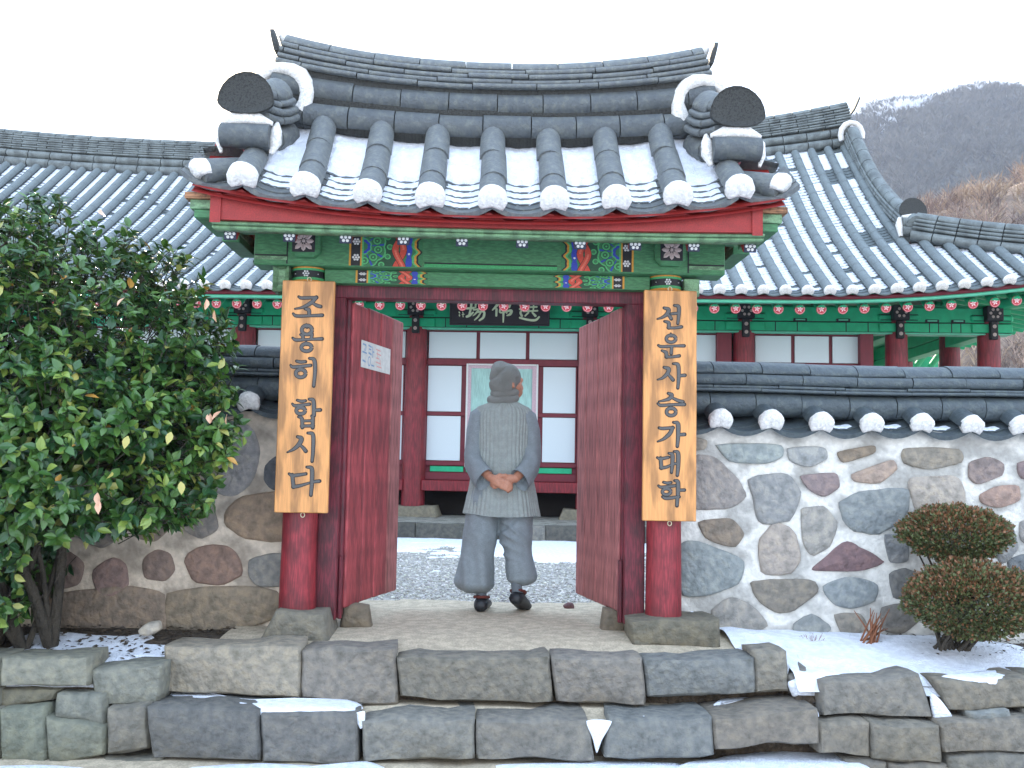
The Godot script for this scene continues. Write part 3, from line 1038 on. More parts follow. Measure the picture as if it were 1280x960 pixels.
func build_signs() -> void:
	var left := thing("wooden_sign", "tall wooden sign on the left gate post with six dark carved letters", "sign", Vector3.ZERO, 0, "wooden signs on the gate posts")
	slab("board", Vector3(-1.157, 0.674, 0.108), Vector3(-0.861, 1.981, 0.14), M.sign_wood, left, 0.004)
	var right := thing("wooden_sign", "tall wooden sign on the right gate post with seven dark carved letters", "sign", Vector3.ZERO, 0, "wooden signs on the gate posts")
	slab("board", Vector3(0.90, 0.663, 0.108), Vector3(1.203, 1.974, 0.14), M.sign_wood, right, 0.004)
	for s in [[left, -1.009, 1.99], [left, -1.0, 0.662], [right, 1.05, 1.984], [right, 1.055, 0.65]]:
		var st := S()
		st.set_smooth_group(0)
		tube(st, ring(Vector3(s[1], s[2], 0.128), Vector3(0.011, 0, 0), Vector3(0, 0.013, 0), 12) + [Vector3(s[1] + 0.011, s[2], 0.128)], [0.003, 0.003, 0.003, 0.003, 0.003, 0.003, 0.003, 0.003, 0.003, 0.003, 0.003, 0.003, 0.003], 6)
		obj("eyelet", st, M.metal, s[0])
	var on := func(ox: float, oy: float, k: float):
		return func(p: Vector2, h: float) -> Vector3:
			var q := pin(ox + p.x / k, oy + p.y / k, 0.14)
			q.z = 0.14 + h
			return q
	var a = on.call(345.0, 360.0, 6.857)
	var b = on.call(345.0, 490.0, 6.857)
	var c = on.call(808.0, 370.0, 7.383)
	var d = on.call(808.0, 500.0, 6.857)
	strokes(left, [[[200, 78, 14], [225, 86, 20], [345, 82, 18]], [[343, 84, 24], [300, 128, 26], [230, 165, 16], [168, 178, 6]], [[312, 128, 12], [350, 150, 22], [378, 158, 22]], [[256, 180, 18], [282, 190, 26], [285, 225, 24]], [[152, 224, 12], [180, 240, 20], [300, 238, 16], [392, 234, 22]]], a, 1)
	strokes(left, [["o", 265, 360, 44, 38, 24], [[262, 316, 6], [265, 330, 20]], [[215, 402, 12], [230, 412, 22], [232, 432, 20]], [[308, 400, 22], [304, 432, 20]], [[148, 432, 12], [178, 446, 20], [300, 440, 15], [390, 436, 22]], ["o", 262, 510, 44, 32, 24], [[260, 462, 6], [264, 478, 18]]], a, 1)
	strokes(left, [[[182, 628, 16], [210, 634, 20], [248, 632, 18]], [[130, 666, 12], [155, 678, 20], [292, 664, 20]], ["o", 212, 732, 42, 34, 24], [[205, 684, 14], [208, 696, 20]], [[292, 604, 14], [328, 618, 26], [336, 700, 24], [324, 835, 20]]], a, 1)
	strokes(left, [[[188, 72, 14], [218, 80, 20], [248, 76, 16]], [[145, 106, 12], [170, 118, 20], [282, 105, 18]], ["o", 212, 160, 38, 28, 24], [[290, 62, 14], [322, 78, 26], [325, 195, 26]], [[335, 156, 18], [375, 154, 22]], [[198, 215, 12], [222, 228, 24], [226, 298, 24]], [[310, 210, 16], [316, 225, 24], [315, 300, 24]], [[230, 248, 14], [310, 246, 14]], [[224, 292, 18], [315, 290, 18]]], b, 1)
	strokes(left, [[[190, 385, 18], [218, 400, 32], [200, 445, 30], [155, 488, 20], [103, 514, 6]], [[205, 452, 12], [235, 480, 22], [252, 502, 26]], [[278, 352, 14], [318, 368, 26], [318, 500, 24], [310, 588, 20]]], b, 1)
	strokes(left, [[[118, 704, 14], [150, 716, 22], [252, 702, 18]], [[140, 716, 24], [150, 808, 26]], [[152, 812, 24], [205, 803, 20], [285, 780, 12]], [[270, 644, 14], [308, 660, 28], [308, 780, 26], [300, 878, 22]], [[315, 770, 18], [368, 764, 22]]], b, 1)
	strokes(right, [[[168, 112, 18], [205, 126, 30], [190, 165, 28], [150, 196, 18], [106, 211, 6]], [[188, 166, 12], [215, 188, 22], [226, 206, 24]], [[230, 165, 18], [280, 160, 18]], [[262, 88, 14], [298, 102, 28], [298, 180, 24], [290, 250, 18]], [[172, 236, 14], [205, 248, 26], [206, 288, 24]], [[206, 293, 20], [260, 295, 16], [318, 286, 22]]], c, 1)
	strokes(right, [["o", 227, 395, 44, 32, 22], [[225, 350, 6], [227, 364, 18]], [[115, 458, 14], [145, 468, 20], [250, 462, 15], [342, 460, 22]], [[232, 472, 22], [229, 526, 22]], [[148, 506, 14], [180, 522, 26], [186, 558, 24]], [[186, 562, 20], [240, 562, 16], [298, 553, 22]]], c, 1)
	strokes(right, [[[168, 660, 18], [205, 674, 30], [195, 712, 28], [150, 756, 18], [108, 771, 6]], [[195, 720, 12], [225, 750, 22], [242, 770, 26]], [[252, 625, 14], [292, 638, 28], [298, 740, 26], [290, 844, 20]], [[305, 736, 20], [350, 732, 24]]], c, 1)
	strokes(right, [[[192, -55, 16], [218, -42, 26], [190, -8, 22], [112, 12, 6]], [[215, -22, 12], [265, 2, 20], [308, 14, 20]], [[102, 34, 12], [128, 46, 20], [220, 40, 16], [320, 38, 22]], ["o", 212, 102, 40, 32, 22], [[208, 56, 6], [211, 70, 18]]], d, 1)
	strokes(right, [[[114, 240, 16], [140, 244, 20], [225, 238, 18]], [[222, 242, 24], [200, 288, 26], [150, 332, 18], [102, 354, 6]], [[237, 192, 14], [270, 206, 30], [272, 300, 26], [265, 392, 20]], [[280, 298, 18], [322, 295, 22]]], d, 1)
	strokes(right, [[[98, 496, 12], [122, 504, 20], [185, 492, 16]], [[122, 504, 24], [128, 578, 24]], [[128, 582, 20], [172, 575, 18], [215, 555, 10]], [[197, 458, 12], [222, 470, 26], [222, 540, 24], [215, 615, 18]], [[228, 549, 14], [255, 545, 14]], [[242, 442, 12], [270, 456, 28], [272, 560, 26], [265, 640, 20]]], d, 1)
	strokes(right, [[[152, 706, 14], [180, 712, 18], [205, 708, 16]], [[108, 738, 12], [132, 747, 18], [242, 735, 18]], ["o", 172, 786, 36, 26, 20], [[247, 692, 14], [270, 706, 28], [270, 808, 26]], [[278, 773, 16], [320, 772, 20]], [[142, 832, 14], [172, 843, 20], [275, 830, 18]], [[266, 836, 24], [262, 900, 22]]], d, 1)
	# the paper on the left door, in the door's own measure
	var turn := deg_to_rad(-15.0)
	var note := thing("paper_notice", "faded white paper notice with blue and red print on the left door", "notice", Vector3(-0.82, 0.12, -0.145), turn)
	var leafx := 0.0405
	var st := S()
	cbox(st, Vector3(0.002, 0.165, 0.5), 0.0005, at(Vector3(leafx, 1.497, -0.37)))
	obj("sheet", st, M.paper, note)
	var face := func(p: Vector2, h: float) -> Vector3:   # 0..500 across, 0..165 down
		return Vector3(leafx + 0.0012 + h * 0.2, 1.58 - p.y * 0.001, -0.12 - p.x * 0.001)
	strokes_side(note, [[[20, 22, 10], [75, 26, 10]], [[72, 26, 10], [66, 62, 9]], [[44, 48, 8], [45, 66, 8]], [[15, 70, 10], [88, 74, 10]], [[110, 20, 10], [165, 28, 10]], [[120, 42, 9], [160, 44, 9]], [[115, 66, 12], [168, 74, 12]], [[182, 20, 10], [186, 90, 10]], [[186, 52, 8], [212, 54, 8]], [[20, 122, 12], [72, 128, 12]], ["o", 130, 118, 20, 28, 8], [[165, 138, 10], [214, 140, 10]]], face, note, M.blue_ink)
	strokes_side(note, [[[240, 30, 8], [320, 34, 8]], [[250, 56, 8], [330, 60, 8]], [[245, 84, 8], [300, 86, 8]], [[240, 110, 8], [330, 114, 8]], [[260, 136, 8], [345, 138, 8]], [[270, 30, 8], [272, 80, 8]], [[318, 90, 8], [320, 140, 8]]], face, note, M.red_ink)

func strokes_side(parent: Node, list: Array, place, _n: Node, m: Material) -> void:
	var st := S()
	st.set_smooth_group(-1)
	var z := 0.0
	for s in list:
		z += 0.0003
		var pts := []
		if s[0] is String:
			for j in 17: pts.append([s[1] + cos(TAU * j / 16) * s[3], s[2] + sin(TAU * j / 16) * s[4], s[5]])
		else: pts = s
		for i in pts.size() - 1:
			var a := Vector2(pts[i][0], pts[i][1])
			var b := Vector2(pts[i + 1][0], pts[i + 1][1])
			var nrm := (b - a).normalized().orthogonal()
			quad(st, place.call(a + nrm * pts[i][2] * 0.5, z), place.call(b + nrm * pts[i + 1][2] * 0.5, z), place.call(b - nrm * pts[i + 1][2] * 0.5, z), place.call(a - nrm * pts[i][2] * 0.5, z), Vector3.RIGHT)
	obj("print", st, m, parent)

# ---------------------------------------------------------------- walls, steps, ground

func px_loop(list: Array, ox: float, oy: float, k: float, z: float) -> Array:
	var r := []
	for p in list: r.append(pin(ox + p[0] / k, oy + p[1] / k, z))
	return r

func oval(c: Vector3, rx: float, ry: float) -> Array:
	var r := []
	var ph := rng.randf() * TAU
	for j in 7:
		var a := TAU * j / 7 + ph
		var k := rng.randf_range(0.82, 1.12)
		r.append(c + Vector3(cos(a) * rx * k, sin(a) * ry * k, 0))
	return r

func build_wall(sd: float) -> void:
	var left := sd < 0
	var up := 0.035 if left else 0.0
	var wall: Node3D
	if left: wall = thing("stone_wall", "old stone and mortar wall left of the gate, tiled along its top, behind the bush", "wall")
	else: wall = thing("stone_wall", "pale mortared fieldstone wall right of the gate, capped with grey tiles", "wall")
	var x0 := 1.10
	var x1 := 7.4
	var zf := -0.2
	# the mortar bed
	var st := S()
	st.set_smooth_group(0)
	var nx := 150
	var ny := 34
	var g := []
	for j in ny + 1:
		var row := []
		for i in nx + 1:
			var x: float = sd * lerpf(x0, x1, float(i) / nx)
			var y := lerpf(-0.2, 1.215 + up, float(j) / ny)
			row.append(Vector3(x, y, zf + 0.009 * rough_noise.get_noise_3d(x * 130, y * 130, 3) + 0.007 * rough_noise.get_noise_3d(x * 420, y * 420, 9)))
		g.append(row)
	for j in ny:
		for i in nx: quad(st, g[j][i], g[j][i + 1], g[j + 1][i + 1], g[j + 1][i], Vector3.BACK)
	obj("mortar", st, M.mortar_brown if left else M.mortar, wall)
	slab("wall_core", Vector3(minf(sd * x0, sd * x1), -0.3, -0.66), Vector3(maxf(sd * x0, sd * x1), 1.21 + up, -0.235), M.mortar_brown, wall)
	# stones
	if left:
		for s in [[[[275, 530], [310, 532], [324, 560], [316, 600], [290, 618], [260, 606], [254, 560]], [150, 146, 146]], [[[332, 582], [345, 571], [366, 574], [366, 604], [342, 612], [331, 600]], [88, 92, 100]], [[[283, 640], [302, 622], [340, 615], [372, 617], [372, 672], [312, 674], [284, 656]], [152, 124, 96]], [[[231, 702], [245, 685], [280, 682], [298, 696], [301, 718], [275, 731], [245, 726]], [142, 108, 92]], [[[180, 700], [195, 687], [213, 692], [219, 712], [206, 726], [182, 722]], [134, 108, 96]], [[[118, 712], [140, 697], [156, 704], [160, 730], [140, 746], [121, 738]], [138, 108, 100]], [[[312, 700], [336, 693], [366, 696], [366, 729], [325, 733], [312, 720]], [128, 126, 122]], [[[60, 748], [110, 737], [170, 734], [203, 745], [207, 788], [130, 800], [60, 796]], [138, 118, 98]], [[[211, 742], [280, 733], [340, 738], [352, 765], [320, 780], [215, 790]], [140, 122, 98]], [[[232, 625], [262, 628], [272, 660], [250, 672], [226, 655]], [130, 122, 116]], [[[215, 560], [240, 540], [245, 590], [222, 606]], [120, 118, 118]], [[[60, 700], [85, 690], [104, 705], [98, 730], [66, 735]], [130, 106, 96]], [[[168, 640], [200, 630], [214, 655], [195, 676], [170, 670]], [140, 120, 104]], [[[100, 640], [140, 632], [152, 665], [128, 684], [100, 672]], [126, 116, 108]]]:
			wall_stone(wall, px_loop(s[0], 0, 0, 1, zf), zf, 0.017, rock_tint(s[1]))
		for i in 7:
			for j in 4:
				if rng.randf() < 0.12: continue
				var c := Vector3(-2.45 - i * 0.42 - 0.2 * (j % 2), 0.12 + j * 0.31, zf) + Vector3(rng.randf_range(-0.05, 0.05), rng.randf_range(-0.03, 0.03), 0)
				if j > 1 or i > 1: wall_stone(wall, oval(c, rng.randf_range(0.12, 0.19), rng.randf_range(0.09, 0.13)), zf, 0.017, lin(128 + rng.randi_range(-16, 20), 118 + rng.randi_range(-14, 12), 106 + rng.randi_range(-12, 12)))
	else:
		var list := [
			[[[155, 348], [240, 342], [368, 346], [376, 385], [330, 408], [205, 402]], [138, 150, 152]], [[[400, 360], [470, 352], [522, 358], [528, 395], [470, 420], [405, 400]], [146, 150, 152]],
			[[[570, 372], [640, 355], [690, 350], [690, 375], [592, 405]], [132, 114, 94]], [[[800, 362], [900, 356], [985, 365], [985, 405], [880, 428], [800, 410]], [140, 130, 116]],
			[[[1020, 410], [1080, 390], [1132, 410], [1126, 450], [1050, 480], [1018, 458]], [134, 116, 112]], [[[1185, 410], [1260, 395], [1300, 420], [1290, 460], [1200, 462]], [128, 108, 112]],
			[[[620, 447], [690, 418], [752, 400], [766, 430], [705, 478], [632, 470]], [162, 138, 122]], [[[60, 400], [140, 388], [220, 460], [250, 520], [200, 560], [70, 560]], [144, 136, 132]],
			[[[265, 470], [330, 448], [402, 452], [440, 510], [402, 600], [300, 612], [282, 540]], [136, 138, 140]], [[[445, 455], [510, 444], [560, 446], [572, 490], [520, 522], [470, 500]], [136, 116, 118]],
			[[[580, 545], [640, 512], [730, 498], [805, 496], [808, 560], [780, 610], [700, 650], [620, 640], [585, 600]], [124, 134, 138]], [[[815, 462], [890, 456], [970, 456], [1000, 510], [985, 562], [850, 570], [822, 520]], [164, 154, 144]],
			[[[1060, 515], [1110, 490], [1182, 486], [1186, 535], [1120, 560], [1062, 545]], [158, 126, 112]], [[[88, 612], [150, 600], [205, 602], [246, 650], [212, 695], [120, 668]], [130, 114, 98]],
			[[[445, 572], [480, 560], [522, 562], [566, 612], [540, 690], [480, 720], [450, 680]], [150, 146, 140]], [[[30, 690], [100, 682], [240, 742], [222, 820], [130, 858], [30, 850]], [128, 138, 142]],
			[[[300, 670], [360, 617], [422, 650], [436, 740], [402, 782], [310, 782]], [160, 148, 138]], [[[490, 762], [590, 680], [650, 702], [722, 746], [650, 776], [500, 776]], [124, 92, 96]],
			[[[275, 822], [330, 810], [480, 812], [490, 852], [420, 910], [360, 920], [300, 880]], [126, 118, 106]], [[[520, 832], [600, 800], [702, 822], [692, 880], [622, 905], [552, 890]], [132, 142, 148]],
			[[[140, 912], [200, 870], [262, 892], [325, 965], [230, 1000], [145, 990]], [142, 138, 132]], [[[420, 960], [480, 926], [545, 975], [480, 1010], [425, 1000]], [132, 138, 140]],
			[[[1110, 602], [1160, 620], [1182, 700], [1130, 752], [1100, 690]], [128, 130, 132]], [[[1194, 612], [1260, 600], [1290, 650], [1250, 690], [1196, 672]], [144, 140, 138]],
			[[[730, 655], [800, 662], [806, 740], [746, 744]], [122, 126, 130]], [[[1150, 745], [1205, 720], [1260, 740], [1240, 800], [1170, 800]], [104, 110, 116]],
			[[[60, 318], [118, 330], [110, 360], [62, 362]], [150, 138, 122]], [[[745, 790], [800, 770], [850, 800], [830, 870], [760, 868]], [110, 110, 110]], [[[560, 930], [640, 925], [668, 975], [590, 1000]], [140, 132, 122]], [[[720, 905], [800, 890], [850, 940], [790, 990], [725, 980]], [118, 114, 108]], [[[960, 800], [1080, 790], [1090, 880], [980, 900]], [120, 124, 124]], [[[860, 600], [960, 590], [1040, 620], [1020, 700], [900, 720]], [140, 140, 138]], [[[1120, 850], [1230, 840], [1240, 930], [1140, 940]], [128, 124, 116]]]
		for s in list: wall_stone(wall, px_loop(s[0], 840, 430, 2.743, zf), zf, 0.018, rock_tint(s[1]))
		for i in 10:
			for j in 4:
				var c := Vector3(3.62 + i * 0.38 + 0.16 * (j % 2), 0.14 + j * 0.3, zf) + Vector3(rng.randf_range(-0.05, 0.05), rng.randf_range(-0.03, 0.03), 0)
				wall_stone(wall, oval(c, rng.randf_range(0.11, 0.17), rng.randf_range(0.09, 0.13)), zf, 0.018, lin(138 + rng.randi_range(-18, 22), 134 + rng.randi_range(-20, 12), 130 + rng.randi_range(-20, 14)))
	# the little tiled roof
	var cap := part("coping", wall)
	var w := 0.302
	var rt := round_tile(0.07, 0.22)
	var pan := pan_tile(w, 0.06, 0.24, 0.028, 0.016)
	var pg := plug(0.066, 0.022)
	var sn := pan_snow(w, 0.06, 0.06, 0.016, 0.01, 0.5)
	var n := 20
	for f in [1.0, -1.0]:
		for i in n:
			var x: float = sd * (1.40 + i * w) + (0.02 if left else 0.0)
			var y: float = 1.228 + up * 1.5 + rng.randf_range(-0.006, 0.006)
			var a := Vector3(x, y, -0.43 + 0.305 * f)
			var b := Vector3(x, y + 0.10, -0.43 + 0.06 * f)
			var tr := along(a, b, 0.0, Vector3(f, 0, 0)) * Transform3D(Basis(Vector3.UP, rng.randf_range(-0.05, 0.05)), Vector3.ZERO)
			put("round_tile", rt, M.wall_tile, cap, tr * Transform3D(Basis(), Vector3(0, 0.012, 0)))
			if f > 0: put("plaster_end", pg, M.plaster, cap, tr * at(Vector3(0, 0.016, 0.012), Vector3(0.2, 0, rng.randf_range(-0.15, 0.15)), Vector3.ONE * rng.randf_range(1.0, 1.1)))
			var q: float = x - sd * w * 0.5
			var pa := Vector3(q, y - 0.006, -0.43 + 0.315 * f)
			var pb := Vector3(q, y + 0.08, -0.43 + 0.1 * f)
			var pt := along(pa, pb, 0.0, Vector3(f, 0, 0))
			put("trough_tile", pan, M.wall_tile, cap, pt)
			put("trough_tile", pan, M.wall_tile, cap, pt * Transform3D(Basis(), Vector3(0, 0.006, -0.075)))
			if f > 0 and not left and i in [3, 4, 5, 6, 8]: put("snow_patch", sn, M.snow, cap, pt * Transform3D(Basis(), Vector3(0, 0.008, -0.082)))
	var path := func(s: float) -> Vector3: return Vector3(sd * lerpf(x0, x1, s), 1.28 + up + 0.004 * sin(s * 23.0), -0.43)
	var len_ := x1 - x0
	for c in [[0.0, 0.15, 0.20, 0.285, 0.9], [0.15, 0.02, 0.205, 0.46, 0.3], [0.171, 0.02, 0.195, 0.4, 0.7], [0.192, 0.07, 0.20, 0.335, 0.5]]:
		var s := 0.0
		var first := true
		while s < 0.99:
			var l: float = c[3] / len_ * rng.randf_range(0.95, 1.05) * (c[4] if first else 1.0)
			first = false
			var e := minf(1.0, s + l)
			course("ridge_tile" if c[1] > 0.1 else "flat_tile", path, Vector3.BACK, s + 0.0004, e - 0.0004, stadium(c[2] + rng.randf_range(-0.005, 0.005), c[1], c[0] + rng.randf_range(-0.003, 0.003)), M.wall_tile, cap, 1)
			s = e
	var s2 := 0.0
	while s2 < 0.99:
		var e := minf(1.0, s2 + 0.295 / len_)
		course("cap_tile", path, Vector3.BACK, s2 + 0.0004, e - 0.0004, dome(0.175, 0.085, 0.264 + rng.randf_range(-0.004, 0.004), 10), M.wall_tile, cap, 1)
		s2 = e

func front(px: Array, z: float) -> Array:   # x0, y0 top left ... as four corners
	return [pin(px[0], px[1], z), pin(px[2], px[3], z), pin(px[4], px[5], z), pin(px[6], px[7], z)]

func lump(outline: Array, thick: float, m: Material, parent: Node, normal: Vector3, called := "snow") -> MeshInstance3D:
	var st := S()
	st.set_smooth_group(0)
	var loop := smooth_loop(outline, 34)
	var mid := Vector3.ZERO
	for p in loop: mid += p / 34.0
	var rings := []
	for k in [[1.0, -0.4], [0.985, 0.25], [0.9, 0.8], [0.5, 1.0]]:
		var r := []
		for p in loop:
			var w: float = 1.0 + 0.07 * rough_noise.get_noise_3d(p.x * 900, p.y * 900, p.z * 900)
			r.append(mid + (p - mid) * k[0] * w + normal * thick * (k[1] + 0.25 * rough_noise.get_noise_3d(p.x * 300 + k[0] * 90, p.y * 300, p.z * 300)))
		rings.append(r)
	for i in 3:
		for j in 34:
			var l := (j + 1) % 34
			quad(st, rings[i][j], rings[i][l], rings[i + 1][l], rings[i + 1][j], normal + (rings[i][j] - mid) * 0.01)
	for j in 34: tri(st, mid + normal * thick, rings[3][j], rings[3][(j + 1) % 34], normal)
	return obj(called, st, m, parent)

func pin_y(x: float, y: float, h: float) -> Vector3:   # a measurement as a point on level ground at height h
	var d: Vector3 = view * Vector3((x - 640.0) / 1256.0, (480.0 - y) / 1256.0, -1.0)
	return EYE + d * ((h - EYE.y) / d.y)

func on_level(list: Array, h: float) -> Array:
	var r := []
	for p in list: r.append(pin_y(p[0], p[1], h))
	return r

func build_steps() -> void:
	var steps := thing("stone_steps", "worn grey stone steps of hewn blocks leading up to the gate", "steps")
	var za := 0.55
	for b in [[[205, 810, 373, 808, 375, 872, 207, 866], [142, 134, 120]], [[377, 815, 493, 812, 495, 880, 378, 872], [122, 116, 112]], [[497, 824, 687, 822, 690, 878, 500, 872], [116, 112, 104]], [[691, 824, 803, 823, 805, 880, 696, 878], [122, 118, 114]], [[807, 826, 942, 824, 944, 866, 809, 870], [112, 118, 122]], [[944, 818, 985, 816, 986, 864, 946, 866], [126, 122, 114]], [[988, 846, 1010, 836, 1012, 858, 990, 866], [112, 112, 112]]]:
		block(steps, front(b[0], za), 0.3, rock_tint(b[1]), "stone_block", 0.02)
	var zb := 0.82
	for b in [[[184, 886, 321, 890, 323, 952, 190, 948], [96, 98, 102]], [[326, 894, 445, 892, 447, 956, 328, 954], [104, 106, 108]], [[453, 902, 592, 898, 593, 950, 455, 952], [118, 120, 118]], [[596, 902, 734, 900, 742, 950, 597, 950], [114, 114, 112]], [[764, 900, 889, 897, 890, 944, 756, 948], [108, 114, 118]], [[892, 900, 1022, 886, 1024, 928, 894, 938], [118, 112, 104]]]:
		block(steps, front(b[0], zb), 0.36, rock_tint(b[1]), "stone_block", 0.02)
	sheet("tread", -1.78, 1.62, 0.42, 0.73, 60, 10, func(x, z): return -0.292 + 0.012 * rough_noise.get_noise_3d(x * 200, z * 200, 5) + (0.015 if z < 0.56 else 0.0), M.cement, steps)
	sheet("tread", -2.6, 2.6, 0.62, 1.5, 60, 14, func(x, z): return -0.492 + 0.014 * rough_noise.get_noise_3d(x * 200, z * 200, 15), M.cement, steps)
	slab("step_core", Vector3(-2.1, -1.0, -0.1), Vector3(1.95, -0.12, 0.42), M.soil, steps, 0.01)
	slab("step_core", Vector3(-2.1, -1.0, 0.42), Vector3(1.95, -0.34, 0.62), M.soil, steps, 0.01)
	# retaining walls on both sides
	var lw := thing("retaining_wall", "low dry stone retaining wall left of the steps, below the bush", "wall", Vector3.ZERO, 0, "low dry stone walls beside the steps")
	for b in [[[-150, 822, -5, 824, -3, 860, -150, 858], 0.74, [122, 124, 112]], [[0, 825, 107, 823, 108, 857, 0, 859], 0.74, [124, 126, 114]], [[110, 838, 201, 834, 196, 880, 122, 880], 0.70, [118, 122, 114]], [[0, 863, 74, 862, 66, 876, 0, 886], 0.70, [108, 106, 90]], [[72, 868, 128, 868, 130, 905, 68, 896], 0.76, [112, 116, 110]], [[0, 888, 54, 886, 56, 956, 0, 958], 0.80, [108, 116, 104]], [[57, 898, 128, 908, 128, 945, 60, 958], 0.80, [112, 118, 106]], [[134, 886, 182, 884, 184, 936, 134, 944], 0.79, [112, 110, 104]], [[-150, 890, -5, 888, -5, 956, -150, 958], 0.80, [110, 112, 104]], [[-150, 862, -4, 862, -4, 884, -150, 886], 0.74, [110, 112, 104]], [[60, 960, 200, 948, 200, 985, 60, 990], 0.82, [112, 110, 100]], [[-320, 826, -156, 824, -156, 880, -320, 880], 0.74, [118, 118, 108]], [[-320, 886, -156, 886, -156, 956, -320, 956], 0.8, [110, 112, 104]]]:
		block(lw, front(b[0], b[1]), 0.3, rock_tint(b[2]), "stone_block", 0.018)
	slab("wall_core", Vector3(-5.5, -0.9, 0.2), Vector3(-1.75, -0.17, 0.64), M.soil, lw, 0.02)
	var rw := thing("retaining_wall", "low snow-topped stone retaining wall right of the steps, below the clipped shrubs", "wall", Vector3.ZERO, 0, "low dry stone walls beside the steps")
	for b in [[[1032, 854, 1150, 846, 1168, 896, 1028, 894], 0.70, [118, 116, 112]], [[1170, 852, 1290, 848, 1290, 884, 1188, 888], 0.70, [120, 114, 104]], [[1025, 905, 1088, 907, 1090, 948, 1026, 940], 0.80, [118, 112, 102]], [[1092, 906, 1176, 908, 1180, 952, 1094, 950], 0.80, [116, 112, 104]], [[1180, 904, 1290, 898, 1290, 942, 1182, 940], 0.80, [118, 114, 108]], [[1216, 890, 1264, 889, 1268, 902, 1220, 905], 0.76, [124, 132, 136]], [[1190, 946, 1290, 944, 1290, 975, 1190, 975], 0.80, [110, 110, 106]], [[1060, 952, 1110, 954, 1112, 985, 1064, 985], 0.80, [112, 110, 106]], [[1114, 955, 1186, 955, 1186, 985, 1116, 985], 0.80, [116, 112, 106]], [[1294, 848, 1440, 850, 1440, 890, 1294, 888], 0.7, [118, 114, 106]], [[1294, 894, 1440, 894, 1440, 970, 1294, 970], 0.8, [112, 110, 104]], [[1446, 850, 1600, 850, 1600, 970, 1446, 970], 0.76, [112, 110, 104]]]:
		block(rw, front(b[0], b[1]), 0.3, rock_tint(b[2]), "stone_block", 0.018)
	slab("wall_core", Vector3(1.62, -0.9, 0.2), Vector3(6.0, -0.19, 0.6), M.soil, rw, 0.02)

func front_edge(x: float) -> float:   # how far forward the earth reaches before the stones
	return (0.46 if x > -1.80 else 0.64) if x < 0 else (0.46 if x < 1.62 else 0.62)

func terrace(x: float, z: float) -> float:   # the earth between the walls and the retaining stones
	return -0.02 - 0.10 * smoothstep(-0.1, 0.7, z) + 0.02 * rough_noise.get_noise_3d(x * 90, z * 90, 33) + 0.008 * rough_noise.get_noise_3d(x * 400, z * 400, 3)

